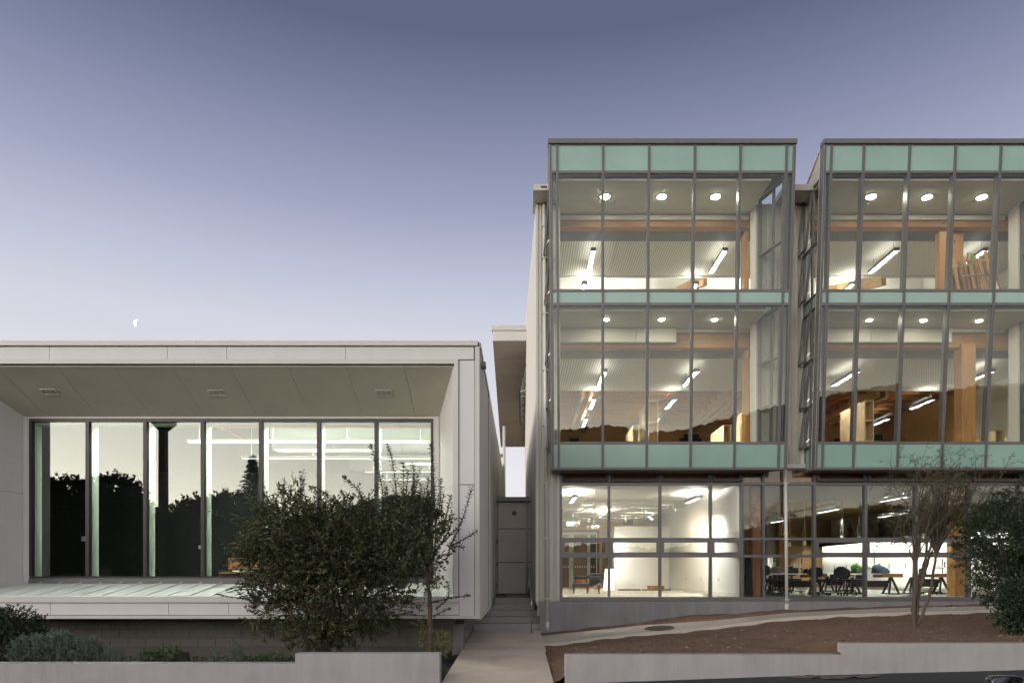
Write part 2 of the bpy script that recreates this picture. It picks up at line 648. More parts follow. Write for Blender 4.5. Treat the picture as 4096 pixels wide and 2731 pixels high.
def road_z(x):
    return -0.15 + 0.031 * (max(-16.0, min(26.0, x)) - 0.7)


def sheet(name, xs, ys, zf, mat, kind="structure", parent=None, smooth=True, skirt=0.0):
    vs = [(x, y, zf(x, y)) for y in ys for x in xs]
    nx, ny = len(xs), len(ys)
    fs = [(j * nx + i, j * nx + i + 1, (j + 1) * nx + i + 1, (j + 1) * nx + i) for j in range(ny - 1) for i in range(nx - 1)]
    m = MB().add(vs, fs, 0, smooth)
    o = m.build(name, mat, parent)
    if kind:
        o["kind"] = kind
    return o


def lin(a, b, n):
    return [a + (b - a) * i / (n - 1) for i in range(n)]


sheet("ground", lin(-1500, -40, 8) + lin(-30, 40, 29) + lin(60, 1500, 8), lin(-1500, -60, 8) + lin(-40, 60, 26) + lin(100, 2500, 6),
      lambda x, y: road_z(x) - 0.45, "mulch")
sheet("road", lin(-40, 40, 41), lin(-9, 11.2, 12), lambda x, y: road_z(x) + 0.012 * math.sin(x * 0.7 + y), "asphalt")


def path_z(y):
    return -0.136 + 0.0365 * (y - 11)


# main footpath up to the steps, two pours with a joint
fp = []
for y0, y1 in ((10.98, 14.62), (14.63, 18.40)):
    m = MB()
    m.hexa([(-1.29, y0, path_z(y0) - .4), (.53, y0, path_z(y0) - .4), (.50, y1, path_z(y1) - .4), (-1.28, y1, path_z(y1) - .4),
            (-1.29, y0, path_z(y0)), (.53, y0, path_z(y0)), (.50, y1, path_z(y1)), (-1.28, y1, path_z(y1))])
    fp.append(m)
fo = fp[0].build("footpath", "concrete", None, 0.008)
fo["kind"] = "structure"
fp[1].build("paving_slab", "concrete", fo, 0.008)

# side footpath curving up along the plinth
BACK = [(2163, 2541), (2293, 2529), (2437, 2513), (2580, 2499), (2724, 2488), (2850, 2480), (2941, 2471), (3157, 2449), (3450, 2436), (3637, 2429), (4019, 2422), (4400, 2412)]
FRONT = [(2177, 2576), (2389, 2548), (2580, 2528), (2750, 2515), (2850, 2504), (2941, 2492), (3157, 2468), (3350, 2456), (3637, 2446), (4019, 2437), (4400, 2428)]


def edge3(pts, ys):
    return [P(x, y, yy) for (x, y), yy in zip(pts, ys)]


bk3 = edge3(BACK, [17.62] + [17.75] * 11)
fr3 = edge3(FRONT, [15.55, 16.25, 16.6] + [16.75] * 8)


def interp3(pl, x):
    if x <= pl[0].x:
        return pl[0]
    for a, b in zip(pl, pl[1:]):
        if a.x <= x <= b.x:
            return a.lerp(b, (x - a.x) / max(1e-6, b.x - a.x))
    return pl[-1]


X0, X1 = bk3[0].x + 0.002, 14.5
m = MB()
xs = lin(X0, X1, 60)
vs = []
rp = random.Random(4)
for i, x in enumerate(xs):
    b, f = interp3(bk3, x), interp3(fr3, x)
    j = 0.012 * (rp.random() - 0.5)
    vs += [(x, b.y + j, b.z), (x, f.y + j, f.z), (x, f.y - 0.02 + j, f.z - 0.16), (x, b.y, b.z - 0.16)]
fs = []
for i in range(len(xs) - 1):
    a, b = 4 * i, 4 * i + 4
    fs += [(a, a + 1, b + 1, b), (a + 1, a + 2, b + 2, b + 1), (a + 3, a, b, b + 3)]
fs += [(0, 3, 2, 1)]
m.add(vs, fs)
so = m.build("side_footpath", "concrete2")
so["kind"] = "structure"

# manhole cover let into the side footpath
pm = P(2638, 2519, 17.1)
mh = thing("manhole_cover", "round dark iron manhole cover set in the narrow curving footpath", "manhole cover", pm)
bs, fs_ = interp3(bk3, pm.x), interp3(fr3, pm.x)
sl = Vector((0.35, 0, interp3(bk3, pm.x + .35).z - bs.z)), Vector((0, bs.y - fs_.y, bs.z - fs_.z))
nrm = sl[0].cross(sl[1]).normalized()
ex, ey = sl[0].normalized(), nrm.cross(sl[0].normalized()).normalized()
czz = fs_.z + (bs.z - fs_.z) * (pm.y - fs_.y) / (bs.y - fs_.y)
cm = Vector((pm.x, pm.y, czz))


def disc(r0, r1, h0, h1, n=28):
    m_ = MB()
    vs_ = []
    for r_, h in ((r0, h0), (r0, h1), (r1, h1), (r1, h0)):
        for k in range(n):
            a = 2 * math.pi * k / n
            vs_.append(cm + ex * math.cos(a) * r_ + ey * math.sin(a) * r_ + nrm * h)
    fs2 = []
    for i in range(4):
        for k in range(n):
            fs2.append((i * n + k, i * n + (k + 1) % n, ((i + 1) % 4) * n + (k + 1) % n, ((i + 1) % 4) * n + k))
    m_.add(vs_, fs2)
    return m_


M["iron"] = stained("rusty cast iron", (0.085, 0.07, 0.055), 0.8, 0.1, 0.4)
disc(0.33, 0.37, 0.001, 0.012).build("rim", "iron", mh)
disc(0.005, 0.322, 0.001, 0.008).build("lid", "iron", mh)
for k in range(5):
    q = -0.22 + 0.11 * k
    w = math.sqrt(0.29 ** 2 - q * q)
    MB().bar(cm + ey * q - ex * w + nrm * .010, cm + ey * q + ex * w + nrm * .010, 0.03, 0.006, nrm).build("tread_bar", "iron", mh)

# soil bank to the right


def soil_z(x, y):
    wall = 0.28 if x < 4.95 else 0.28 + 0.19 * smoothstep(4.95, 5.6, x)
    wall = wall * smoothstep(-0.1, 1.1, x) + (path_z(y) - 0.02) * (1 - smoothstep(-0.1, 1.1, x))
    f = interp3(fr3, x)
    b = interp3(bk3, x)
    if y <= f.y:
        t_ = max(0.0, (y - 11.2) / (f.y - 11.2))
        z = wall + (f.z - 0.07 - wall) * (t_ ** 0.9)
        e = smoothstep(0.5, 1.1, x)
        z = z * e + (path_z(y) - 0.03 + 0.0) * (1 - e)
    elif y < b.y:
        z = f.z - 0.1 + (b.z - f.z) * (y - f.y) / (b.y - f.y)
    else:
        z = b.z + 0.015 + 0.12 * math.exp(-((x - 4.6) / 0.9) ** 2) + 0.04 * math.exp(-((x - 6.3) / 0.8) ** 2)
    return z + 0.012 * math.sin(x * 7.3 + y * 3.1) + 0.010 * math.sin(x * 3.7 - y * 9.2)


sheet("soil_bank", lin(0.50, 15, 120), lin(11.15, 15.2, 40) + lin(15.3, 18.42, 44), soil_z, "soil")


def bed_z(x, y):
    z = 0.06 - 0.33 * smoothstep(12.6, 15.2, y)
    e = smoothstep(-1.9, -1.3, x)
    z = z * (1 - e) + (path_z(y) - 0.10) * e
    return z + 0.018 * math.sin(x * 5.1 + y * 2.2) + 0.012 * math.sin(x * 2.3 - y * 7.7)


sheet("planting_bed", lin(-16, -1.27, 110), lin(11.15, 15.75, 40), bed_z, "mulch")

# chips of bark and small stones on the bank, fallen leaves in the bed: nobody could count them
rc = random.Random(11)
m = MB()
for i in range(2600):
    x = rc.uniform(0.6, 12.5)
    y = rc.uniform(11.3, 18.2)
    f, b = interp3(fr3, x), interp3(bk3, x)
    if f.y - .03 < y < b.y + .03:
        continue
    z = soil_z(x, y) + 0.006
    s_ = rc.uniform(0.005, 0.022) * (1.7 if rc.random() < .06 else 1)
    a = rc.uniform(0, 6.28)
    e1 = Vector((math.cos(a), math.sin(a), rc.uniform(-.3, .3))) * s_ * rc.uniform(1, 2.2)
    e2 = Vector((-math.sin(a), math.cos(a), rc.uniform(-.3, .3))) * s_ * 0.6
    c = Vector((x, y, z))
    m.add([c - e1, c + e2, c + e1, c - e2, c + Vector((0, 0, s_ * .7))], [(0, 1, 4), (1, 2, 4), (2, 3, 4), (3, 0, 4)])
M["chips"] = leafmat("bark chips", [(0.05, 0.035, 0.025), (0.12, 0.085, 0.06), (0.20, 0.15, 0.11), (0.34, 0.28, 0.22)], 0.9, 0.0)
tag(m.build("bark_chips", "chips"), "pale bark chips and small stones strewn over the brown soil bank", "debris", kind="stuff")
m = MB()
for i in range(900):
    x = rc.uniform(-2.2, -1.3) if rc.random() < .45 else rc.uniform(-9, -1.4)
    y = rc.uniform(11.3, 14.5)
    z = bed_z(x, y) + 0.008
    s_ = rc.uniform(0.015, 0.035)
    a = rc.uniform(0, 6.28)
    e1 = Vector((math.cos(a), math.sin(a), rc.uniform(-.4, .4))) * s_
    e2 = Vector((-math.sin(a), math.cos(a), rc.uniform(-.4, .4))) * s_ * 0.5
    c = Vector((x, y, z))
    m.add([c - e1, c + e2, c + e1, c - e2], [(0, 1, 2, 3)])
M["litter"] = leafmat("dry leaf litter", [(0.03, 0.02, 0.012), (0.08, 0.04, 0.02), (0.12, 0.07, 0.03)], 0.9, 0.1)
tag(m.build("leaf_litter", "litter"), "brown dry leaves lying in the dark planting bed", "leaf litter", kind="stuff")
# one long curled leaf on the bank
c = P(2890, 2575, 13.6)
c.z = soil_z(c.x, c.y) + .02
m = MB()
L_ = [(-.16, .012, .05), (-.09, .02, .012), (0, .026, .004), (.09, .018, .0), (.17, .003, .012)]
vs = []
for q, w, h in L_:
    vs += [c + Vector((q, -w, h - q * .25)), c + Vector((q, 0, h - .006 - q * .25)), c + Vector((q, w, h - q * .25))]
m.add(vs, [(3 * i + j, 3 * i + j + 1, 3 * i + j + 4, 3 * i + j + 3) for i in range(4) for j in range(2)], 0, True)
M["dry_leaf"] = plain("dry yellow leaf", (0.36, 0.27, 0.13), 0.7)
tag(m.build("fallen_leaf", "dry_leaf"), "long curled dry yellow leaf lying on the bare soil bank", "leaf")

# ---------------------------------------------------------------- low retaining walls


def ret_wall(name, label, segs, yf, th):
    """segs: (x0, x1, top z); solid stepped wall following the road"""
    o = thing(name, label, "retaining wall", (segs[0][0], yf, road_z(segs[0][0])))
    prof = []
    for x0, x1, zt in segs:
        prof += [(x0, zt), (x1, zt)]
    bot = [(segs[-1][1], road_z(segs[-1][1]) - .3), (segs[0][0], road_z(segs[0][0]) - .3)]
    pts = [(x, yf, z) for x, z in prof + bot]
    MB().slab(pts, (0, th, 0)).build("wall", "render", o, 0.012, 2)
    return o


ret_wall("retaining_wall", "pale grey rendered stepped garden wall in front of the brown soil bank",
         [(PX(2261, 11.05), PX(3376, 11.05), PZ(2618, 11.05)), (PX(3376, 11.05) + .001, 12.5, PZ(2573, 11.05))], 11.05, 0.24)
ret_wall("retaining_wall", "grey rendered stepped garden wall in front of the dark shrubs and block wall",
         [(-15.0, PX(1180, 11.0), PZ(2652, 11.0)), (PX(1180, 11.0) + .001, PX(1759, 11.0), PZ(2612, 11.0))], 11.0, 0.24)

# patch of broken asphalt lifted at the kerb
m = MB()
rq = random.Random(5)
for k in range(7):
    c = Vector((PX(3200 + 45 * k, 10.9), 10.78 + rq.uniform(-.1, .12), 0))
    c.z = road_z(c.x) + .012
    n = 7
    m.slab([c + Vector((math.cos(a) * rq.uniform(.08, .2), math.sin(a) * rq.uniform(.05, .1), rq.uniform(0, .012))) for a in [6.283 * i / n for i in range(n)]], (0, 0, .018))
M["loose"] = stained("loose pale tar and grit", (0.13, 0.105, 0.09), 0.95)
tag(m.build("loose_road_chips", "loose"), "pale broken seal and grit on the black road below the wall", "debris", kind="stuff")

# ---------------------------------------------------------------- steps between the buildings
st = thing("concrete_steps", "grey concrete steps rising between the two buildings to a landing", "steps", (-0.4, 18.4, path_z(18.4)))
RIS, TRD, SY = 0.165, 0.285, 18.41
z0 = path_z(18.4)
XL = [-1.28, -1.28, -1.28, PX(1976, 19.3), PX(1979, 19.5)]
XR = [PX(2158, 18.4), PX(2158, 18.55), PX(2159, 18.8), PX(2138, 19.3), PX(2137, 19.5)]
for k in range(5):
    y1 = SY + TRD * (k + 1) + (0.05 if k < 4 else 3.5)
    boxo("step", "step", st, XL[k], XR[k], SY + TRD * k, y1, z0 + RIS * k - (.4 if k == 0 else 0), z0 + RIS * (k + 1), bevel=0.012)
LANDZ = z0 + RIS * 5
boxo("door_mat", "black", st, XL[4] + .02, XL[4] + .30, 19.9, 22.6, LANDZ + .003, LANDZ + .012)
# soil side retaining faces under the buildings beside the steps
hr = thing("handrail", "slim stainless steel handrail curving up beside the concrete steps", "handrail", (PX(2125, 17.75), 17.75, path_z(17.75)))
hx, hx2 = PX(2126, 17.75), PX(2117, 19.55)
hz = path_z(17.75)
pts = [(hx, 17.75, hz), (hx, 17.75, hz + .74)]
for k in range(6):
    a = R(90 - 12 * k)
    pts.append((hx, 17.75 + .07 * (1 - math.sin(a)), hz + .74 + .10 * (k + 1) / 6 + 0.02 * k / 6))
zt = PZ(2270, 19.55)
pts += [(hx * .5 + hx2 * .5, 18.6, (hz + .9 + zt) / 2), (hx2, 19.5, zt - .02), (hx2, 19.62, zt), (hx2, 19.70, zt - .04), (hx2, 19.72, zt - .15)]
MB().tube(pts, 0.021, 10).build("rail", "steel", hr)
MB().tube([(hx2, 19.72, zt - .14), (hx2, 19.72, LANDZ)], 0.021, 10).build("post", "steel", hr)
MB().lathe([(0.055, 0), (0.055, .006), (0.03, .012)], (hx, 17.75, hz), 14).build("base_plate", "steel", hr)

# ---------------------------------------------------------------- wall closing the alley
aw = thing("alley_wall", "grey brown panelled wall closing the gap between the two buildings", "wall", (-.2, 23, LANDZ))
AY = 23.0
ax0, ax1 = -0.85, 0.40
boxo("backing", "joint", aw, ax0, ax1, AY + .03, AY + .2, LANDZ - .1, PZ(2000, AY))
for ya, yb in ((2008, 2112), (2115, 2247), (2250, 2372)):
    boxo("panel", "grey_paint", aw, PX(1993, AY), PX(2123, AY), AY, AY + .028, PZ(yb, AY), PZ(ya, AY), bevel=0.004)
boxo("trim", "door_grey", aw, ax0, PX(1991, AY), AY - .03, AY + .028, LANDZ, PZ(2008, AY))
boxo("trim", "door_grey", aw, PX(2125, AY), ax1, AY - .03, AY + .028, LANDZ, PZ(2008, AY))
boxo("gutter", "flash", aw, ax0, PX(2131, AY), AY - .16, AY + .028, PZ(2006, AY), PZ(1991, AY), bevel=.01)
boxo("coping", "frame_dark", aw, ax0, ax1, AY - .05, AY + .4, PZ(1990.5, AY), PZ(1987, AY))
boxo("upstand", "grey_paint", aw, PX(2105, AY), ax1 + .06, AY + .05, AY + .4, PZ(1986.5, AY), PZ(1960, AY))
dpx = PX(2107, AY)
MB().tube([(dpx, AY - .07, PZ(2004, AY)), (dpx, AY - .07, LANDZ + .02)], .042, 12).build("downpipe", "door_grey", aw)
for yy in (2113, 2248):
    boxo("pipe_bracket", "door_grey", aw, dpx - .06, dpx + .06, AY - .115, AY - .0, PZ(yy, AY) - .015, PZ(yy, AY) + .015)
MB().lathe([(.02, 0), (.085, -.01), (.085, -.03), (.07, -.055), (.02, -.06)], (PX(2057, AY), AY - .0, PZ(2051, AY)), 18, axis="y").build("bulkhead_lamp", "frame", aw)
boxo("sensor", "trim", aw, PX(2053, AY), PX(2061, AY), AY - .05, AY - .001, PZ(2031, AY), PZ(2023, AY), bevel=.006)
# ================================================================== the low white building on the left
LY, WY = 14.0, 15.56
lb = thing("studio_building", "low white panelled building with a wide recessed window above a block wall", "building", (-7, LY, 0.2))
FL, FRT = -17.5, PX(1917, LY)              # left end runs out of the picture
Xc = FRT                                   # right corner


def fz(y):
    return PZ(y, LY)


def fx(x):
    return PX(x, LY)


# solid backing of the front ring
boxo("ring_backing", "joint", lb, FL, Xc - .01, LY + .02, LY + .20, fz(1452), fz(1366))
boxo("ring_backing", "joint", lb, FL, Xc - .01, LY + .02, LY + .20, fz(2470), fz(2390))
boxo("ring_backing", "joint", lb, fx(1816), Xc - .01, LY + .02, LY + .20, fz(2389), fz(1453))
seams = [FL, fx(197), fx(669), fx(907), fx(1383), fx(1896)]
for a, b in zip(seams, seams[1:]):
    boxo("fascia_panel", "panel", lb, a + .004, b - .004, LY, LY + .018, fz(1437), fz(1387), bevel=.003)
boxo("cap_flashing", "trim", lb, FL, fx(789), LY - .05, LY + .4, fz(1384), fz(1365), bevel=.004)
boxo("cap_flashing", "trim", lb, fx(789.6), fx(1912), LY - .05, LY + .4, fz(1384), fz(1365), bevel=.004)
boxo("edge_trim", "trim", lb, FL, fx(780), LY - .025, LY + .05, fz(1455), fz(1439), bevel=.003)
boxo("edge_trim", "trim", lb, fx(780.6), fx(1834), LY - .025, LY + .05, fz(1455), fz(1439), bevel=.003)
boxo("edge_trim", "trim", lb, fx(1816), fx(1834), LY - .025, LY + .05, fz(2383), fz(1455.6), bevel=.003)
for ya, yb in ((1441, 1936), (1939, 2466)):
    boxo("column_panel", "panel", lb, fx(1837), fx(1898), LY, LY + .018, fz(yb), fz(ya), bevel=.003)
boxo("corner_trim", "trim", lb, fx(1900), fx(1918), LY - .015, LY + .05, fz(2467), fz(1386), bevel=.004)
bs_ = [FL, fx(201), fx(675), fx(915), fx(1392), fx(1836.6)]
for a, b in zip(bs_, bs_[1:]):
    boxo("sill_fascia_panel", "panel", lb, a + .004, b - .004, LY, LY + .018, fz(2458), fz(2410), bevel=.003)
boxo("sill_flashing", "trim", lb, FL, fx(908), LY - .05, LY + .2, fz(2408), fz(2385), bevel=.004)
boxo("sill_flashing", "trim", lb, fx(908.6), fx(1838), LY - .05, LY + .2, fz(2408), fz(2385), bevel=.004)
boxo("base_trim", "trim", lb, FL, Xc + .005, LY - .03, LY + .12, fz(2473), fz(2460), bevel=.004)

# the splayed recess round the window
wx0, wx1 = PX(99, WY), PX(1757, WY)
rx0, rx1 = wx0 - .485, PX(1815, LY)
zs_f, zs_b = PZ(1457, LY), PZ(1667, WY)      # soffit, front and back
zl_f, zl_b = PZ(2384, LY), PZ(2331, WY)      # sill


def soff_z(y):
    return zs_f + (zs_b - zs_f) * (y - LY) / (WY - LY)


def rev_l(y):
    return rx0 + (wx0 - rx0) * (y - LY) / (WY - LY)


def rev_r(y):
    return rx1 + (wx1 - rx1) * (y - LY) / (WY - LY)


ys0, ys1 = LY + .06, WY - .01
k0 = [-11.99 + 1.2 * k for k in range(11)]
bounds = [None] + [-9.61 - 1.2 + 1.2 * k for k in range(8)] + [None]
for a, b in zip(bounds, bounds[1:]):
    g = .004
    af, ab = (a + g, a + g) if a is not None else (rev_l(ys0), rev_l(ys1))
    bf, bb = (b - g, b - g) if b is not None else (rev_r(ys0), rev_r(ys1))
    MB().slab([(af, ys0, soff_z(ys0)), (bf, ys0, soff_z(ys0)), (bb, ys1, soff_z(ys1)), (ab, ys1, soff_z(ys1))], (0, 0, .02)).build("soffit_panel", "soffit", lb)
MB().slab([(rx0 - .1, LY + .05, soff_z(LY + .05) + .025), (rx1 + .1, LY + .05, soff_z(LY + .05) + .025), (rx1 + .1, WY + .1, soff_z(WY + .1) + .025), (rx0 - .1, WY + .1, soff_z(WY + .1) + .025)], (0, 0, .05)).build("soffit_backing", "joint", lb)


def on_soffit(x, y):
    # ray through a pixel meets the soffit plane
    d = Vector(((x - CX) / F_PX, 1, -(y - CY) / F_PX))
    kz = (zs_b - zs_f) / (WY - LY)
    t_ = (zs_f - kz * LY - EYE) / (d.z - kz)
    return Vector((d.x * t_, d.y * t_, EYE + d.z * t_))


for xa, ya, xb, yb in ((195, 1554, 204, 1577), (864, 1558, 873, 1581), (1531, 1558, 1538, 1582)):
    c0, c1 = on_soffit(xa, ya), on_soffit(xb, yb)
    cx_, y0_, y1_ = (c0.x + c1.x) / 2, c0.y, c1.y
    vt = part("soffit_grille", lb)
    w = .165

    def sq(nm, mt, xa_, xb_, ya_, yb_, dz, th):
        MB().slab([(xa_, ya_, soff_z(ya_) - dz), (xb_, ya_, soff_z(ya_) - dz), (xb_, yb_, soff_z(yb_) - dz), (xa_, yb_, soff_z(yb_) - dz)], (0, 0, th)).build(nm, mt, vt)
    sq("backing", "soffit2", cx_ - w, cx_ + w, y0_, y1_, .004, .003)
    for q in range(4):
        xx = cx_ - w + (2 * w) * q / 3
        sq("bar", "trim", xx - .012, xx + .012, y0_, y1_, .016, .011)
    sq("bar", "trim", cx_ - w, cx_ + w, y0_, y0_ + .02, .017, .011)
    sq("bar", "trim", cx_ - w, cx_ + w, y1_ - .02, y1_, .017, .011)

# side reveals, with a joint at half height
zm = PZ(1937, LY)
ym = (ys0 + ys1) / 2
for nm, rv, sg in (("reveal_panel", rev_l, -1), ("reveal_panel", rev_r, 1)):
    for y0, y1 in ((ys0, ym - .003), (ym + .003, ys1)):
        for lo, hi in ((None, zm - .004), (zm + .004, None)):
            def zz(y, v, top):
                if v is not None:
                    return v
                return soff_z(y) if top else zl_f + (zl_b - zl_f) * (y - LY) / (WY - LY) - .03
            MB().slab([(rv(y0), y0, zz(y0, lo, 0)), (rv(y1), y1, zz(y1, lo, 0)), (rv(y1), y1, zz(y1, hi, 1)), (rv(y0), y0, zz(y0, hi, 1))], (.02 * sg, 0, 0)).build(nm, "panel", lb)
    MB().slab([(rv(ys0) + sg * .025, ys0, zl_f - .2), (rv(ys1) + sg * .025, ys1, zl_f - .2), (rv(ys1) + sg * .025, ys1, zs_b + .05), (rv(ys0) + sg * .025, ys0, zs_f + .02)], (.03 * sg, 0, 0)).build("reveal_backing", "joint", lb)

# sloping standing-seam sill
sill = MB().slab([(rev_l(LY + .0), LY + .0, zl_f + .004), (rev_r(LY), LY + .0, zl_f + .004), (rev_r(WY), WY, zl_b + .004), (rev_l(WY), WY, zl_b + .004)], (0, 0, -.03)).build("sill_sheet", "sheet", lb)
x = PX(174.8, WY) - .454 * 2
k_ = (zl_b - zl_f) / (WY - LY)
while x < rx1 - .55:
    if x > rx0 + .1:
        MB().hexa([(x - .012, LY, zl_f + .003), (x + .012, LY, zl_f + .003), (x + .012, WY - .05, zl_b - .008), (x - .012, WY - .05, zl_b - .008),
                   (x - .009, LY + .02, zl_f + .03), (x + .009, LY + .02, zl_f + .03), (x + .009, WY - .05, zl_b + .03), (x - .009, WY - .05, zl_b + .03)]).build("standing_seam", "sheet", sill)
    x += .454
# hipped end by the right reveal
xe = rev_r(WY) + .02
MB().bar((xe, WY - .04, zl_b + .012), (rx1 - .02, LY + .02, zl_f + .012), .024, .026).build("standing_seam", "sheet", sill)
MB().bar((xe - .04, WY - .05, zl_b + .012), (rx1 - .62, LY + .02, zl_f + .012), .024, .026).build("standing_seam", "sheet", sill)

# window: light surround, charcoal frame, seven panes
boxo("window_surround", "trim", lb, wx0, wx1, WY - .05, WY + .1, PZ(1676, WY), PZ(1667, WY), bevel=.003)
boxo("window_surround", "trim", lb, wx0, PX(121, WY), WY - .05, WY + .1, PZ(2331, WY), PZ(1676.5, WY), bevel=.003)
boxo("window_surround", "trim", lb, PX(1735, WY), wx1, WY - .05, WY + .1, PZ(2331, WY), PZ(1676.5, WY), bevel=.003)
boxo("window_sill", "frame", lb, PX(121, WY) + .002, PX(1735, WY) - .002, WY - .07, WY + .1, PZ(2330, WY), PZ(2319, WY), bevel=.004)
boxo("window_sill", "frame", lb, PX(121, WY) + .002, PX(1735, WY) - .002, WY - .045, WY + .1, PZ(2318.5, WY), PZ(2312, WY), bevel=.003)
gx = [PX(v, WY) for v in (121.5, 353.5, 583.4, 813, 1045, 1276.5, 1506, 1734.5)]
zt_, zb_ = PZ(1677, WY), PZ(2311.5, WY)
boxo("window_frame", "frame_dark", lb, gx[0] + .002, gx[-1] - .002, WY - .03, WY + .06, zt_ - .055, zt_ - .002)
boxo("window_frame", "frame_dark", lb, gx[0] + .002, gx[-1] - .002, WY - .03, WY + .06, zb_ + .001, zb_ + .045)
for i, g in enumerate(gx):
    a, b = (g + .003, g + .06) if i == 0 else (g - .06, g - .003) if i == 7 else (g - .04, g + .04)
    boxo("mullion", "frame_dark", lb, a, b, WY - .045, WY + .06, zb_ + .046, zt_ - .056)
for i in range(7):
    boxo("pane", "glass_green", lb, gx[i] + .03, gx[i + 1] - .03, WY + .004, WY + .012, zb_ + .03, zt_ - .04)
# white fins and head lining inside the glass
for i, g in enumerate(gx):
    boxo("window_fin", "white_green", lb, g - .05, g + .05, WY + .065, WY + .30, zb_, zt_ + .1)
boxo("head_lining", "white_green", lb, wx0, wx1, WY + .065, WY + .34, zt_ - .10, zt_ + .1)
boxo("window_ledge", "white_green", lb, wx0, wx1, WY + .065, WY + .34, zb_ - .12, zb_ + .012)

# body: roof, floor, walls
BY = 31.5
ZR = fz(1372)
boxo("roof", "trim", lb, FL, Xc - .02, LY + .21, BY, ZR - .12, ZR)
boxo("floor", "floor_dark", lb, FL, Xc - .03, WY + .21, BY, fz(2455), zb_ - .25)
boxo("underside", "joint", lb, FL, Xc - .02, LY + .13, BY, fz(2468), fz(2456))
boxo("interior_wall", "blackwall", lb, FL, FL + .1, LY + .25, BY, .7, ZR - .13)
boxo("back_wall", "white", lb, FL, Xc - .02, BY - .1, BY, .7, ZR - .13)
boxo("interior_wall", "white", lb, wx1 + .5, wx1 + .6, WY + .07, BY - .11, .8, ZR - .13)
boxo("wing_wall", "blackwall", lb, FL + .12, wx0 - .02, WY + .07, WY + .2, .8, ZR - .13)
boxo("header_wall", "white", lb, wx0, wx1 + .6, WY + .08, WY + .2, zt_ + .11, ZR - .13)
boxo("apron_wall", "white", lb, wx0, wx1 + .6, WY + .07, WY + .2, .8, zb_ - .13)
# side wall of ribbed steel down the alley
zs0 = fz(2466)
ribbed((Xc - .012, LY + .05), (Xc - .012, 17.66), zs0, fz(1388), (1, 0), .16, .022).build("side_cladding", "clad", lb)
boxo("side_wall", "joint", lb, Xc - .06, Xc - .02, LY + .2, BY, zs0, fz(1388))
boxo("side_cap", "trim", lb, Xc - .03, Xc + .03, LY + .05, BY, fz(1388), fz(1365), bevel=.004)
boxo("side_base_trim", "trim", lb, Xc - .03, Xc + .03, LY + .125, 17.66, zs0 - .06, zs0 - .002, bevel=.004)
ribbed((Xc + .01, 17.76), (Xc + .01, 22.95), PZ(2428, 17.75), fz(1392), (1, 0), .16, .022).build("side_cladding", "clad", lb)
ribbed((Xc + .0, 23.45), (Xc + .0, BY), 1.0, fz(1392), (1, 0), .16, .022).build("side_cladding", "clad", lb)
boxo("side_base_trim", "trim", lb, Xc - .015, Xc + .045, 17.75, 20.9, PZ(2428, 17.75) - .06, PZ(2428, 17.75) - .002, bevel=.004)
boxo("door_slot", "joint", lb, Xc - .02, Xc + .012, 17.665, 17.755, PZ(2425, 17.7), PZ(1922, 17.7))
boxo("side_door", "door_grey", lb, Xc - .01, Xc + .05, 21.5, 22.5, LANDZ + .01, PZ(2098, 22))
for z in (LANDZ + .25, LANDZ + .95, LANDZ + 1.7):
    boxo("hinge", "joint", lb, Xc + .05, Xc + .075, 22.42, 22.5, z, z + .12)
rh = MB().box(Xc + .02, Xc + .115, 14.35, 14.55, PZ(1469, 14.4), PZ(1449, 14.4)).build("rainwater_spout", "flash", lb, 0.008)
flx = PX(2016, 29.5)
fl = thing("flue_pipe", "tall off white flue pipe rising behind the low white building in the alley", "flue pipe", (flx, 29.5, 1.2))
MB().tube([(flx, 29.5, 1.2), (flx, 29.5, PZ(1704, 29.5))], .065, 14).build("pipe", "pipe", fl)
boxo("bracket", "flash", fl, flx - .16, flx - .06, 29.45, 29.55, PZ(1828, 29.5), PZ(1815, 29.5))

# concrete block wall under the building, each block a piece of its own
bw = part("block_wall", lb)
BWY = 15.63
boxo("mortar_core", "mortar", bw, -15, -1.31, BWY + .008, BWY + .19, -.6, fz(2470))
rb = random.Random(3)
bm_ = MB().box(-.195, .195, 0, .15, 0, .19).mesh("block", "block", bevel=.006, seg=1)
z = PZ(2513, BWY) - .4 - .005
row = 0
off0 = wloc(bw)
while z < .62:
    x = -14.8 + (.2 if row % 2 else 0)
    while x < -1.35:
        link("block", bm_, bw, Vector((x, BWY + rb.uniform(-.003, .003), z)) - off0, (0, 0, rb.uniform(-.004, .004)), (1, 1, 1))
        x += .4
    z += .2
    row += 1
# side run of the block wall along the steps
boxo("mortar_core", "mortar", bw, -1.50, -1.315, BWY, 18.3, -.6, fz(2470))
z = PZ(2513, BWY) - .4 - .005
row = 0
while z < .62:
    y = BWY + .2 + (.2 if row % 2 else 0)
    while y < 18.3:
        link("block", bm_, bw, Vector((-1.30, y, z)) - off0, (0, 0, R(90)), (1, 1, 1))
        y += .4
    z += .2
    row += 1
boxo("bearer", "block", lb, -2.6, -1.45, 14.75, 14.95, fz(2470) - .18, fz(2469))
for xx in (PX(1832, 14.85),):
    MB().tube([(xx, 14.85, -.5), (xx, 14.85, fz(2470) - .18)], .13, 18).build("pile", "block", lb)

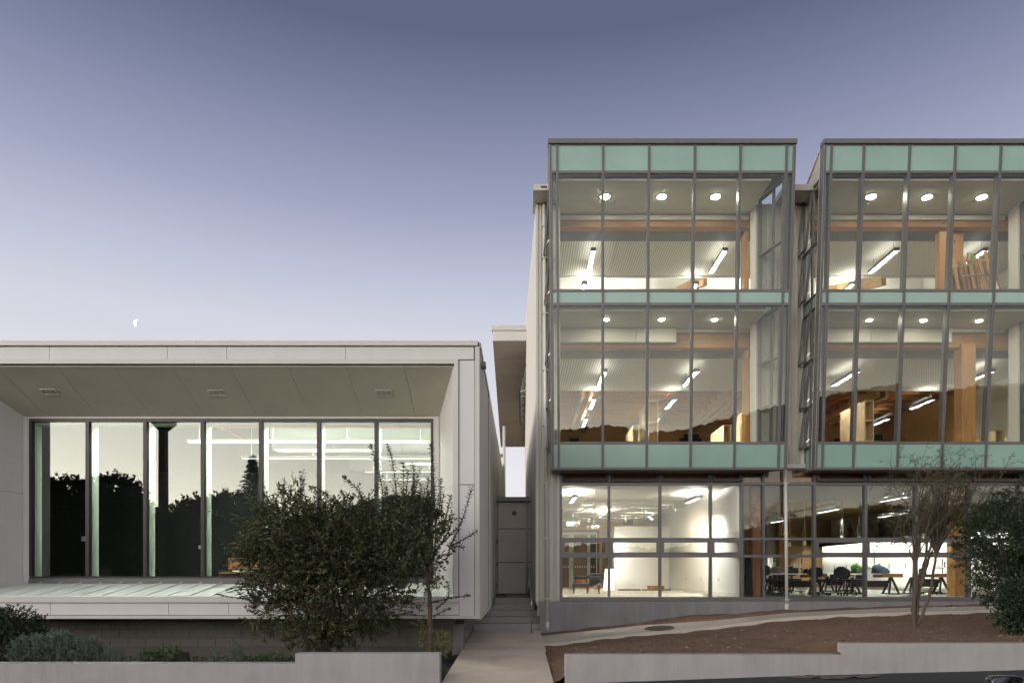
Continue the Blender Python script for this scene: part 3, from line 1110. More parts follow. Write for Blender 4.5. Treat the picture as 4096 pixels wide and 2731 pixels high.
# ---- inside the studio
boxo("lined_wall", "blackwall", lb, FL + .12, -5.3, 21.0, 21.1, 1.2, 4.75)
for k in range(24):
    boxo("lining_rib", "blackwall", lb, FL + .12, -5.3, 20.985, 20.999, 1.35 + k * .14, 1.35 + k * .14 + .04)
boxo("upper_wall", "blackwall", lb, FL + .12, -5.3, 21.0, 21.1, 4.76, ZR - .13)
boxo("lined_wall", "blackwall", lb, -5.2, wx1 + .49, 25.0, 25.1, 2.0, 4.5)
boxo("ceiling", "darkband", lb, FL + .12, -6.51, WY + .21, BY - .12, ZR - .19, ZR - .14)  # left half of the ceiling coloured dark to stand in for lack of light
boxo("ceiling", "white", lb, -6.5, wx1 + .49, WY + .21, BY - .12, ZR - .19, ZR - .14)
for yy, za, zb2 in ((18.6, 5.32, 5.75), (23.2, 5.2, 5.7)):
    boxo("ceiling_beam", "grey_paint" if yy > 20 else "white_green", lb, PX(1080, yy) if yy < 20 else wx0, wx1 + .4, yy, yy + .35, za, zb2)
boxo("air_duct", "trim", lb, -7.2, -4.2, 19.7, 20.6, 5.25, 5.75)
MB().tube([(-9.5, 18.2, 5.55), (wx1 + .3, 18.2, 5.55)], .025, 8).build("sprinkler_pipe", "red", lb)
for xx in (-8.2, -5.9, -3.3):
    MB().tube([(xx, 17.0, 5.62), (xx, 20.8, 5.62)], .02, 8).build("sprinkler_pipe", "red", lb)
for n_, (yy, xa, xb) in enumerate(((17.6, -8.6, -2.3), (20.0, -8.2, -2.2), (22.6, -5.2, -1.8), (24.4, -5.1, -1.8))):
    q = thing("strip_light", ["long white strip light nearest the wide window of the low building",
                              "second row of white strip light hung behind the wide window",
                              "third row of white strip light hung deep in the low building",
                              "farthest row of white strip light deep in the low building"][n_], "strip light", ((xa + xb) / 2, yy, 5.0), "strip lights in the low building")
    zz_ = 5.02
    MB().box(xa, xb, yy - .04, yy + .04, zz_, zz_ + .03).box(xa, xb, yy - .04, yy - .034, zz_ + .031, zz_ + .075).box(xa, xb, yy + .034, yy + .04, zz_ + .031, zz_ + .075).build("housing", "trim", q)
    boxo("diffuser", "tube_soft", q, xa + .05, xb - .05, yy - .03, yy + .03, zz_ - .012, zz_ - .001)
    boxo("uplight", "tube_studio", q, xa + .05, xb - .05, yy - .03, yy + .03, zz_ + .032, zz_ + .04)
    for k in range(4):
        xx = xa + .3 + (xb - xa - .6) * k / 3
        MB().tube([(xx, yy, zz_ + .06), (xx, yy, ZR - .19)], .008, 6).build("hanger", "trim", q)
q = thing("pelmet_light", "strip light tucked behind the head of the wide window", "strip light", (-5.6, 16.0, 5.1))
boxo("housing", "trim", q, -9.4, wx1 - .1, 15.92, 16.06, 5.135, 5.2)
boxo("diffuser", "pelmet", q, -9.35, wx1 - .15, 15.94, 16.04, 5.11, 5.134)
# slanted lit ceiling panels and spot heads
for n_, (xa, xb, ya, yb) in enumerate(((-5.6, -4.2, 19.0, 21.4), (-3.9, -2.3, 21.6, 24.2))):
    q = tag(boxo("ceiling_baffle", "white", None, xa, xb, ya, yb, 5.28, 5.31), ["pale rectangular ceiling baffle hung over the strip lights", "second pale ceiling baffle hung deeper in the low building"][n_], "ceiling baffle")
# things on the walls and the desk
for n_, (x0_, y0_, x1_, y1_, Y_) in enumerate(((325, 2144, 339.5, 2163, 20.95), (794, 2181, 803, 2194, 20.95))):
    q = thing("wall_switch", ["larger white control panel on the black wall behind the first pane", "small white switch plate on the black wall behind the third pane"][n_], "wall switch", (PX(x0_, Y_), Y_, PZ(y1_, Y_)))
    boxo("plate", "white", q, PX(x0_, Y_), PX(x1_, Y_), Y_, Y_ + .02, PZ(y1_, Y_), PZ(y0_, Y_))
    boxo("screen", "grey_paint", q, PX(x0_ + 2, Y_), PX(x1_ - 2, Y_), Y_ - .004, Y_ - .001, PZ(y1_ - 4, Y_), PZ(y0_ + 2, Y_))
DY = 17.4
dk = thing("writing_desk", "brown timber desk with a raised back standing inside the wide window", "desk", (PX(960, DY), DY, 1.05))
boxo("back_board", "deskwood", dk, PX(893, DY), PX(1080, DY), DY + .3, DY + .34, PZ(2275, DY), PZ(2232, DY))
boxo("top_rail", "lvl_x", dk, PX(893, DY), PX(1080, DY), DY + .26, DY + .36, PZ(2231.5, DY), PZ(2229, DY))
boxo("desk_top", "deskwood", dk, PX(890, DY), PX(1085, DY), DY - .25, DY + .3, PZ(2292, DY), PZ(2287, DY))
for xx in (892, 1078):
    boxo("side_panel", "deskwood", dk, PX(xx, DY), PX(xx + 6, DY), DY - .22, DY + .3, 1.06, PZ(2292.5, DY))
for k, (xa, xb, c) in enumerate(((898, 930, "black"), (932, 960, "white"), (962, 1010, "teal"))):
    tag(boxo("book", c, None, PX(xa, DY), PX(xb, DY), DY - .05, DY + .18, PZ(2286.8, DY), PZ(2281 - k, DY)),
        ["black book lying on the brown desk behind the window", "white papers lying on the brown desk behind the window", "teal book lying on the brown desk behind the window"][k], "book")
# ================================================================== the tall glazed building on the right
RY = 18.45
rbld = thing("school_building", "three storey building with two leaning glazed bays over a lit ground floor", "building", (8, RY, .7))


def gx_(x, Y=RY):
    return PX(x, Y)


def gz_(y, Y=RY):
    return PZ(y, Y)


XE0, XE1, YB = 0.36, 15.9, 34.2
ZE = PZ(817, RY)                    # underside of the eave
# plinth of plastered concrete
MB().box(gx_(2157), XE1, RY - .10, RY + .15, -.5, gz_(2403)).build("plinth", "plinth", rbld, .01)
MB().box(gx_(2157), gx_(2157) + .2, RY + .16, 30, -.5, .86).build("plinth", "plinth", rbld)
# ribbed steel: corner strip, strip between the bays, strip beyond
ribbed((gx_(2147), RY), (gx_(2238), RY), gz_(2410), ZE, (0, -1), .128, .028).build("front_cladding", "clad", rbld)
boxo("cladding_base_trim", "trim", rbld, gx_(2147) - .01, gx_(2238), RY - .045, RY + .02, gz_(2419), gz_(2410.5), bevel=.004)
boxo("corner_flashing", "trim", rbld, gx_(2146) - .02, gx_(2152), RY - .035, RY + .05, gz_(2409), ZE, bevel=.004)
boxo("corner_flashing", "trim", rbld, gx_(2226), gx_(2240), RY - .035, RY + .05, gz_(2409), ZE, bevel=.004)
boxo("wall_core", "joint", rbld, gx_(2147), gx_(2240), RY + .002 + .02, RY + .25, gz_(2410), ZE)
XM0, XM1 = 6.35, 7.56
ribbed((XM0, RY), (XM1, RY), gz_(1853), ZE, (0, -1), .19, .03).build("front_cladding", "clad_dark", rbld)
boxo("wall_core", "white", rbld, XM0 - .03, XM1 + .25, RY + .02, RY + .40, gz_(1873), ZE)
boxo("cladding_base_trim", "trim", rbld, XM0, XM1 + .1, RY - .07, RY + .018, gz_(1873), gz_(1856), bevel=.004)
boxo("wall_core", "white", rbld, 13.45, XE1, RY + .02, RY + .40, gz_(1873), ZE)
ribbed((13.45, RY), (XE1, RY), gz_(1853), ZE, (0, -1), .19, .03).build("front_cladding", "clad", rbld)
# eave and gutter along the top
EY = 17.78
for xa, xb in ((gx_(2133, EY), .74), (6.86, XM1 + .1), (13.9, XE1)):
    boxo("eave", "clad", rbld, xa, xb, EY, RY + .5, ZE + .002, PZ(737, EY), bevel=.005)
    boxo("overflow_slot", "black", rbld, (xa + .2 if xa < 1 else xa + .05), (xa + .36 if xa < 1 else xa + .16), EY - .004, EY + .01, PZ(752, EY), PZ(744, EY))
MB().tube([(gx_(3238 - 38, EY), EY + .2, PZ(737, EY)), (gx_(3200, EY), EY + .2, PZ(733, EY))], .03, 10).build("vent_cap", "black", rbld)
# long side wall down the alley: rises slightly towards the back
sw0, sw1 = Vector((gx_(2147), RY + .03, 0)), Vector((.235, 28.0, 0))
ribbed((sw0.x, sw0.y), (sw1.x, sw1.y), .86, 0, (-1, 0), .19, .028, ZE, 12.45).build("side_cladding", "clad", rbld)
ribbed((.235, 28.0), (.275, 46), .5, 0, (-1, 0), .19, .028, 12.45, 10.4).build("side_cladding", "clad", rbld)
MB().slab([(sw0.x + .03, RY + .05, .5), (.30, 28, .5), (.33, 46, .5), (.33, 46, 10.4), (.30, 28, 12.4), (sw0.x + .03, RY + .05, ZE)], (.12, 0, 0)).build("side_wall", "white", rbld)
# eave of the rear wing with awning windows below it
cf, cb = 28.0, 45.0
ev = part("rear_eave", rbld)
z0f, z1f = PZ(1362, cf), PZ(1322, cf)
boxo("fascia_panel", "panel", ev, PX(1971, cf), PX(2112, cf), cf, cf + .1, z0f, z1f)
boxo("cap_flashing", "trim", ev, PX(1967, cf), PX(2113, cf), cf - .06, cf + .2, z1f + .002, PZ(1303, cf))
xl0, xl1, zb1 = PX(1971, cf), PX(2003, cb), PZ(1786, cb)
NS = 9
for k in range(NS):
    f0, f1 = k / NS, (k + 1) / NS - .002
    for side in (0, 1):
        a0, a1 = (xl0 + (xl1 - xl0) * f0, xl0 + (xl1 - xl0) * f1)
        m0, m1 = a0 + .95, a1 + .95
        A = [(a0, a1, m0 - .004, m1 - .004), (m0 + .004, m1 + .004, .20, .25)][side]
        q0, q1 = cf + .11 + (cb - cf) * f0, cf + .11 + (cb - cf) * f1
        w0, w1 = z0f + (zb1 - z0f) * f0, z0f + (zb1 - z0f) * f1
        MB().slab([(A[0], q0, w0), (A[2], q0, w0), (A[3], q1, w1), (A[1], q1, w1)], (0, 0, .02)).build("soffit_panel", "soffit2", ev)
MB().slab([(xl0, cf + .1, z0f + .03), (.2, cf + .1, z0f + .03), (.25, cb, zb1 + .03), (xl1, cb, zb1 + .03)], (0, 0, .3)).build("roof_edge", "trim", ev)
for k in range(6):
    yy = 29.3 + k * 1.15
    zt2, zb2 = PZ(1450 + k * 27, yy), PZ(1450 + k * 27, yy) - 1.25
    sa = part("awning_window", rbld)
    X_ = .215
    o2 = .27
    fr_ = MB()
    A_, B_ = Vector((X_, yy, zt2)), Vector((X_, yy + .95, zt2))
    C_, D_ = Vector((X_ - o2, yy + .95, zb2)), Vector((X_ - o2, yy, zb2))
    frame_bars(fr_, A_, B_, C_, D_, .05, .06)
    fr_.build("sash_frame", "frame_dark", sa)
    MB().slab([A_, B_, C_, D_], (.012, 0, 0)).build("pane", "glass_side", sa)
    MB().bar((X_, yy + .05, zb2 + .1), (X_ - o2 + .01, yy + .05, zb2 + .03), .02, .02).build("stay", "steel", sa)

# downpipes
for nm, (px, Yp, y0, y1, cl) in enumerate(((2183, RY - .09, 818, 2520, (905, 1034, 1254, 1480, 1700, 1931, 2153, 2391)), (3145, RY - .11, 1878, 2449, (1932, 2155, 2397)))):
    dp = part("downpipe", rbld)
    xa = PX(2176, Yp) if nm == 0 else PX(3142, Yp)
    xb = PX(2189, Yp) if nm == 0 else PX(3147, Yp)
    MB().tube([(xa, Yp, PZ(y0, Yp)), (xb, Yp, PZ(y1, Yp))], .043, 14).build("pipe", "pipe", dp)
    MB().tube([(xb, Yp, PZ(y1, Yp) + .24), (xb, Yp, PZ(y1, Yp))], .055, 14).build("shoe", "pipe", dp)
    for yy in cl:
        xx = xa + (xb - xa) * (yy - y0) / (y1 - y0)
        boxo("pipe_clip", "pipe", dp, xx - .075, xx + .075, Yp - .05, Yp + .05, PZ(yy, Yp) - .012, PZ(yy, Yp) + .012)

# ------------------------------------------------------------------ the leaning glazed bays
BT, BBm = (17.07, PZ(560, 17.07)), (17.78, PZ(1878, 17.78))
LEAN = (BBm[0] - BT[0]) / (BT[1] - BBm[1])


def lean_y(z):
    return BBm[0] - (z - BBm[1]) * LEAN


def on_bay(x, y):
    dz = (CY - y) / F_PX
    t_ = (BBm[0] + LEAN * (BBm[1] - EYE)) / (1 + LEAN * dz)
    return Vector(((x - CX) * t_ / F_PX, t_, EYE + dz * t_))


NOUT = Vector((0, -1, -LEAN)).normalized()
rows = {k: on_bay(CX, v).z for k, v in dict(cap0=560, cap1=579, a0=582, a1=684, t1=694, g1=1157, t2=1167, b0=1168, b1=1211, t3=1223, g2=1766, t4=1775, c0=1776, c1=1868, bot=1878).items()}
# whose reflection waves in the glass is faint; each pane sits at a slightly different angle


def bay(top, bot, label, open_left, last_hidden):
    g = part("glazed_bay", rbld)
    L = [(on_bay(a, 634), on_bay(b, 1820)) for a, b in zip(top, bot)]

    def bx(k, z):
        A, B = L[k]
        return A.x + (B.x - A.x) * (A.z - z) / (A.z - B.z)

    def pt(k, z, dx=0.0, out=0.0):
        return Vector((bx(k, z) + dx, lean_y(z), z)) + NOUT * out
    n = len(L)
    zt, zb = rows["cap1"], rows["bot"]
    for k in range(n):
        w = .062 if 0 < k < n - 1 else .075
        m = MB()
        # two halves with a shadow gap, and the deep box of the mullion behind the glass
        for s in (-1, 1):
            a0, a1 = (.004, w / 2) if s > 0 else (-w / 2, -.004)
            q = []
            for z in (zb, zt):
                q.append([pt(k, z, a0, .03), pt(k, z, a1, .03), pt(k, z, a1, -.02), pt(k, z, a0, -.02)])
            m.hexa(q[0] + q[1])
        q = []
        for z in (zb, zt):
            q.append([pt(k, z, -w / 2 + .006, -.018), pt(k, z, w / 2 - .006, -.018), pt(k, z, w / 2 - .006, -.17), pt(k, z, -w / 2 + .006, -.17)])
        m.hexa(q[0] + q[1])
        m.build("mullion", "frame", g)
    # transoms run between the mullions
    for z0, z1, dp in ((rows["t1"], rows["a1"], .12), (rows["t2"], rows["g1"], .12), (rows["t3"], rows["b1"], .12), (rows["t4"], rows["g2"], .12), (rows["bot"], rows["c1"], .12), (rows["a0"] - .0, rows["cap1"], .05)):
        for k in range(n - 1):
            if z0 > z1:
                z0, z1 = z1, z0
            q = []
            for z in (z0, z1):
                q.append([pt(k, z, .032, .022), pt(k + 1, z, -.032, .022), pt(k + 1, z, -.032, -dp), pt(k, z, .032, -dp)])
            MB().hexa(q[0] + q[1]).build("transom", "frame", g)
    rt = random.Random(len(top) * 7)
    for z0, z1, mt, nm in ((rows["a1"], rows["a0"], "teal", "spandrel_panel"), (rows["g1"], rows["t1"], "glass", "pane"), (rows["b1"], rows["b0"], "teal", "spandrel_panel"),
                           (rows["g2"], rows["t3"], "glass", "pane"), (rows["c1"], rows["c0"], "teal", "spandrel_panel")):
        if z0 > z1:
            z0, z1 = z1, z0
        for k in range(n - 1):
            j = [rt.uniform(-.0012, .0012) for _ in range(2)]
            MB().slab([pt(k, z0, .02, j[0]), pt(k + 1, z0, -.02, j[1]), pt(k + 1, z1, -.02, j[1] - j[0]), pt(k, z1, .02, 0)], -NOUT * .010).build(nm, mt, g)
    # folded metal cap, flat roof, soffit under the bay
    zc0, zc1 = rows["cap1"], rows["cap0"]
    xl, xr = bx(0, zt) - .05, bx(n - 1, zt) + .05
    yc = lean_y(zc1)
    MB().hexa([(xl, yc - .06, zc0), (xr, yc - .06, zc0), (xr, yc + .16, zc0), (xl, yc + .16, zc0), (xl, yc - .06, zc1), (xr, yc - .06, zc1), (xr, yc + .16, zc1), (xl, yc + .16, zc1)]).build("cap_flashing", "flash", g, .005)
    x0, x1 = bx(0, zt), bx(n - 1, zt)
    xb0, xb1 = bx(0, zb), bx(n - 1, zb)
    back = RY
    bk_r = XM0 if not last_hidden else 13.45
    # parapet sides, sloping down to the eave
    for xx, xk, sg in ((x0, x0, 1), (x1, bk_r, -1)):
        zlo = rows["t1"] + .02
        MB().slab([(xx, yc + .17, zc0), (xk, back, zc0 - .62), (xk, back, zlo), (xx, lean_y(zlo) + .02, zlo)], (.05 * sg, 0, 0)).build("side_parapet", "clad", g)
        MB().bar((xx, yc + .165, zc0 + .02), (xk, back, zc0 - .60), .09, .04).build("parapet_cap", "trim", g)
    MB().slab([(x0 + .06, yc + .17, zc0 - .25), (x1 - .06, yc + .17, zc0 - .25), (bk_r, RY + .5, zc0 - .62), (x0 + .06, RY + .5, zc0 - .62)], (0, 0, -.06)).build("bay_roof", "trim", g)
    MB().slab([(xb0 + .02, lean_y(zb) + .05, zb + .002), (xb1 - .02, lean_y(zb) + .05, zb + .002), (bk_r, RY - .02, zb + .002), (xb0 + .02, RY - .02, zb + .002)], (0, 0, .06)).build("bay_soffit", "flash", g)
    # side walls of the bay: corner board, then glazing with top-hung sashes
    for side in (0, 1):
        k = 0 if side == 0 else n - 1
        sg = -1 if side == 0 else 1

        def sp(f, z):
            """f runs from the front edge (0) to the wall (1)"""
            xf, yf = bx(k, z) + (.03 if side == 0 else -.03), lean_y(z) + .03
            xw = bx(k, z) + .03 if side == 0 else bk_r + .05
            return Vector((xf + (xw - xf) * f, yf + (RY - yf) * f, z))
        zhi = rows["t1"] + .03
        if side == 0:
            m = MB()
            lo = [pt(0, zb, -.005, .03), pt(0, zb, -.005, -.20), pt(0, zb, -.03, -.20), pt(0, zb, -.03, .03)]
            hi = [pt(0, zt, -.005, .03), pt(0, zt, -.005, -.20), pt(0, zt, -.03, -.20), pt(0, zt, -.03, .03)]
            m.hexa(lo + hi).build("corner_board", "trim", g)

        def member(a, b, w=.05, d=.07, nm="side_frame", mt="frame"):
            MB().bar(a, b, d, w, (0, 0, 1)).build(nm, mt, g)
        zr = [rows["bot"] + .05, rows["c0"], rows["g2"] + 1.05, rows["g2"] + 2.2, rows["t3"], rows["b0"], rows["g1"] + 1.3, zhi]
        zr = [rows["bot"] + .05, rows["t4"], rows["t4"] + (rows["b1"] - rows["t4"]) * .30, rows["t4"] + (rows["b1"] - rows["t4"]) * .64, rows["b1"], rows["g1"], rows["g1"] + (rows["t1"] - rows["g1"]) * .47, zhi]
        fr0 = [.10 if side == 1 else .0, .52, .97]
        for z in zr:
            member(sp(fr0[0], z), sp(.99, z))
        for f in fr0:
            MB().bar(sp(f, zr[0]), sp(f, zhi), .07, .05, (1, 0, 0)).build("side_frame", "frame", g)
        for i in range(len(zr) - 1):
            za, zb_2 = zr[i] + .03, zr[i + 1] - .03
            solid = i in (0, 4)
            # fixed light next to the front
            MB().slab([sp(fr0[0] + .02, za), sp(.50, za), sp(.50, zb_2), sp(fr0[0] + .02, zb_2)], (.008 * sg, 0, 0)).build("side_panel" if solid else "pane", "teal" if solid else "glass_side", g)
            if solid:
                MB().slab([sp(.54, za), sp(.96, za), sp(.96, zb_2), sp(.54, zb_2)], (.008 * sg, 0, 0)).build("side_panel", "teal", g)
                continue
            op = (.13 if open_left else .0) if side == 0 else 0.0
            op *= (1.0, 1.0, .9, 1, .8, 1, 1)[i]
            A, B = sp(.54, zb_2), sp(.96, zb_2)
            C, D = sp(.96, za - .04 * (op > 0)), sp(.54, za - .04 * (op > 0))
            sh = Vector((sg * (.03 + op), 0, 0))
            s0 = Vector((sg * .03, 0, 0))
            A, B, C, D = A + s0, B + s0, C + sh, D + sh
            fr_ = MB()
            frame_bars(fr_, A, B, C, D, .045, .05)
            so_ = fr_.build("sash", "frame", g)
            MB().slab([A, B, C, D], (.006, 0, 0)).build("pane", "glass_side", so_)
            if op:
                MB().bar(D + Vector((0, .04, .06)), sp(.54, za + .18) + s0, .016, .016).build("stay", "steel", so_)
    return g, bx


B1T = [2200, 2228.1, 2412, 2596, 2779, 2961, 3145, 3176]
B1B = [2209, 2235.4, 2411, 2586.6, 2762, 2937, 3114, 3142]
B2T = [3297, 3324, 3453.6, 3636.6, 3819.6, 4001, 4184, 4250, 4281]
B2B = [3262, 3288.8, 3413, 3590, 3767, 3942, 4118, 4182, 4211]
bay1, bx1 = bay(B1T, B1B, "", True, False)
bay2, bx2 = bay(B2T, B2B, "", True, True)

# ------------------------------------------------------------------ ground floor glazing
gg = part("ground_glazing", rbld)
GXp = [2243, 2435.6, 2640, 2842, 2967, 3053, 3257, 3461, 3663, 3875, 4080, 4285]
GX = [gx_(v) for v in GXp]
gr = dict(top=1880, v1=1928, t1=1940, u1=2150, t2=2159, m1=2218, t3=2228, l1=2386, s1=2402)
G = {k: gz_(v) for k, v in gr.items()}
for i, x in enumerate(GX):
    w = .032 if 0 < i else .035
    m = MB()
    m.box(x - w, x - .003, RY - .05, RY + .02, G["l1"], G["top"]).box(x + .003, x + w, RY - .05, RY + .02, G["l1"], G["top"]).box(x - w + .005, x + w - .005, RY + .0, RY + .12, G["l1"], G["top"])
    m.build("mullion", "frame", gg)
for i in range(len(GX) - 1):
    a, b = GX[i] + .034, GX[i + 1] - .034
    for hi, lo in (("v1", "t1"), ("u1", "t2"), ("m1", "t3")):
        boxo("transom", "frame", gg, a, b, RY - .04, RY + .10, G[lo], G[hi])
    boxo("sill", "frame", gg, GX[i] - .03, GX[i + 1] - .031, RY - .09, RY + .11, G["s1"], G["l1"] - .001, bevel=.005)
    plain_bay = i in (4, 5)
    boxo("pane", "glass_low" if i < 4 else "glass", gg, a - .01, b + .01, RY + .03, RY + .038, G["t2"], G["t1"] + 0)
    boxo("pane", "glass_low" if i < 4 else "glass", gg, a - .01, b + .01, RY + .03, RY + .038, G["l1"], G["t3"])
    if plain_bay:
        boxo("pane", "glass", gg, a - .01, b + .01, RY + .03, RY + .038, G["v1"], G["top"])
    # sash rows: a framed opening light in every bay but two
    for (z0, z1, tilt) in ((G["m1"], G["t2"], 0.0), (G["v1"], G["top"] - .03, .10)):
        if plain_bay:
            if tilt == 0:
                boxo("pane", "glass", gg, a - .01, b + .01, RY + .03, RY + .038, z0, z1)
            continue
        lo, hi = min(z0, z1), max(z0, z1)
        fr_ = MB()
        A, B = Vector((a + .035, RY - .035, hi - .035)), Vector((b - .035, RY - .035, hi - .035))
        C, D = Vector((b - .035, RY - .035 - tilt, lo + .035)), Vector((a + .035, RY - .035 - tilt, lo + .035))
        frame_bars(fr_, A, B, C, D, .05, .066)
        so_ = fr_.build("sash", "frame", gg)
        MB().slab([A, B, C, D], (0, .008, 0)).build("pane", "glass_low" if (i < 4 and tilt == 0) else "glass", so_)
boxo("head_lining", "redwood", rbld, gx_(2240), XE1, RY + .14, RY + .30, G["v1"] + .02, G["top"] + .05)
boxo("head_board", "frame", rbld, gx_(2240), XE1, RY - .02, RY + .14, G["top"] + .001, G["top"] + .14)

# ------------------------------------------------------------------ floors, ceilings, frame
Z2F, Z1F, Z0F = 8.72, 4.98, 1.02
C2, C1, C0 = 11.60, 8.42, 4.10
boxo("ground_slab", "floor", rbld, gx_(2240), 5.93, RY + .13, YB, Z0F - .3, Z0F)
boxo("ground_slab", "floor_dark", rbld, 5.931, XE1, RY + .13, YB, Z0F - .3, Z0F)
boxo("floor_slab", "floor", rbld, .46, XE1, RY + .42, YB, C0 + .32, Z1F)
boxo("floor_slab", "floor", rbld, .46, XE1, RY + .42, YB, C1 + .03, Z2F)
for xa, xb in ((.86, XM0 - .04), (XM1 + .35, 13.40)):
    boxo("floor_slab", "floor", rbld, xa, xb, 17.95, RY + .419, rows["bot"] + .07, Z1F)
    boxo("floor_slab", "floor", rbld, xa, xb, 17.60, RY + .419, C1 + .03, Z2F)
    boxo("bay_ceiling", "plaster", rbld, xa - .03, xb + .03, lean_y(C2) + .16, 18.95, C2, C2 + .04)
    boxo("bay_ceiling", "plaster", rbld, xa - .03, xb + .03, lean_y(C1) + .16, 18.95, C1 - .012, C1 + .029)
# acoustic ceilings in sheets
for zc, y0, y1, yd0 in ((C2, 20.42, 22.8, 19.3), (8.05, 20.27, 23.9, 19.3), (C0, 18.75, 23.1, None)):
    x = .5
    while x < 15.6:
        boxo("ceiling_panel", "acoustic", rbld, x + .003, x + 1.197, y0, y1, zc, zc + .02)
        x += 1.2
    if yd0:
        boxo("dark_bulkhead", "darkband", rbld, .5, 15.7, yd0, y0 - .01, zc - .02, zc + .1)
    boxo("ceiling_core", "plaster", rbld, .47, 15.75, y0, y1, zc + .025, zc + .06)
boxo("rear_ceiling", "white", rbld, .47, 5.9, 23.11, 31.2, C0, C0 + .05)
boxo("rear_ceiling", "ply", rbld, 5.95, 15.75, 23.11, 33.9, C0 + .2, C0 + .26)
boxo("rear_ceiling", "ply", rbld, .47, 15.75, 23.91, 33.9, C1 - .01, C1 + .025)
boxo("roof", "trim", rbld, .47, XE1, 18.96, 22.85, C2 + .07, C2 + .28)
boxo("hall_roof", "white", rbld, .47, XE1, 22.86, 27.4, 13.5, 13.7)
boxo("hall_end_wall", "white", rbld, .47, XE1, 27.0, 27.2, Z2F, 13.49)
boxo("clerestory_wall", "white", rbld, .47, XE1, 22.86, 22.98, C2 + .0, 13.49)
boxo("end_wall", "white", rbld, XE1, XE1 + .2, RY + .02, YB, .5, 13.6)
boxo("back_wall", "ply", rbld, .47, XE1, 30.0, 30.1, Z1F, C1 - .02)
boxo("side_lining", "ply", rbld, XE1 - .1, XE1 - .005, 23.95, 29.98, Z1F, C1 - .03)
boxo("back_wall", "ply", rbld, 5.95, XE1, 33.9, 34.1, Z0F, C0 + .3)
boxo("back_wall", "ply", rbld, .47, 5.93, 31.32, 31.45, Z0F, C0)
# beams over the bays and along the rooms
for z0, z1 in ((11.275, 11.56), (7.92, 8.34)):
    boxo("timber_beam", "lvl_x", rbld, .5, 15.7, 18.97, 19.22, z0, z1)
for xx in (2.1, 7.25, 12.45):
    boxo("timber_beam", "lvl_y", rbld, xx, xx + .12, 23.92, 29.95, 7.86, 8.40)
    boxo("timber_beam", "lvl_y", rbld, xx + .30, xx + .42, 23.92, 29.95, 7.86, 8.40)
y = 24.6
while y < 29.8:
    boxo("joist", "lvl_x", rbld, .5, 15.7, y, y + .07, 8.12, 8.40)
    y += .72
for xx in (.9, 6.12, 12.15):
    MB().hexa([(xx, 22.99, 11.35), (xx + .14, 22.99, 11.35), (xx + .14, 26.99, 12.6), (xx, 26.99, 12.6), (xx, 22.99, 11.75), (xx + .14, 22.99, 11.75), (xx + .14, 26.99, 13.0), (xx, 26.99, 13.0)]).build("rafter", "lvl_y", rbld)
for k in range(5):
    boxo("beam_splice", "lvl", rbld, 7.05 - .001 * k + k * .0, 7.051, 18.955, 18.969, 0, .001) if False else None
# columns
for (x0, x1, y0, y1, z0, z1, mt) in ((6.22, 6.34, 19.0, 19.35, Z2F, 11.15, "lvl"), (6.25, 6.36, 19.0, 19.35, Z1F, 7.87, "lvl"),
                                     (PX(3815, 19.2), PX(3857, 19.2), 19.23, 19.58, Z2F, 11.59, "lvl"), (PX(3819, 19.2), PX(3875, 19.2), 18.9, 19.24, Z1F, 8.0, "lvl"),
                                     (PX(3010, 19.1), PX(3042, 19.1), 19.1, 19.45, Z0F, C0 + .3, "redwood"), (PX(3822, 19.1), PX(3860, 19.1), 19.1, 19.5, Z0F, C0 + .3, "lvl"),
                                     (PX(3757, 19.0), PX(3786, 19.0), 18.98, 19.2, Z2F, 11.15, "lvl")):
    boxo("timber_column", mt, rbld, x0, x1, y0, y1, z0, z1, bevel=.004)
# roller blind cassettes and the white duct casing at the back of the bays
for xa, xb in ((.9, XM0 - .05), (8.0, 13.4)):
    boxo("blind_cassette", "plaster", rbld, xa, xb, 18.90, 18.962, C2 - .16, C2 - .03, bevel=.02)
for xa, xb in ((.9, PX(2541, 18.9)), (PX(2542, 18.9), PX(2703, 18.9)), (8.0, PX(3476, 18.9)), (PX(3477, 18.9), PX(3799, 18.9))):
    boxo("duct_casing", "plaster", rbld, xa + .004, xb - .004, 18.80, 18.962, 8.02, C1 - .03, bevel=.004)
for xa, xb in ((PX(2705, 18.9), XM0 - .05), (PX(3801, 18.9), 13.4)):
    boxo("blind_cassette", "plaster", rbld, xa, xb, 18.88, 18.962, C1 - .10, C1 - .015, bevel=.02)

# ground floor rooms
boxo("partition_wall", "white", rbld, 5.86, 5.95, RY + .13, 31.3, Z0F, C0)
boxo("display_wall", "white", rbld, PX(2458, 27), 5.855, 27.0, 27.12, Z0F, PZ(2104, 27))
boxo("display_wall", "white", rbld, PX(2458, 27), PX(2458, 27) + .12, 27.13, 31.31, Z0F, PZ(2104, 27))
boxo("skirting", "plaster", rbld, 5.845, 5.859, RY + .2, 26.99, Z0F, Z0F + .09)
boxo("jamb_lining", "redwood", rbld, gx_(2243) + .03, gx_(2252), RY + .125, RY + .16, Z0F, C0 - .7)
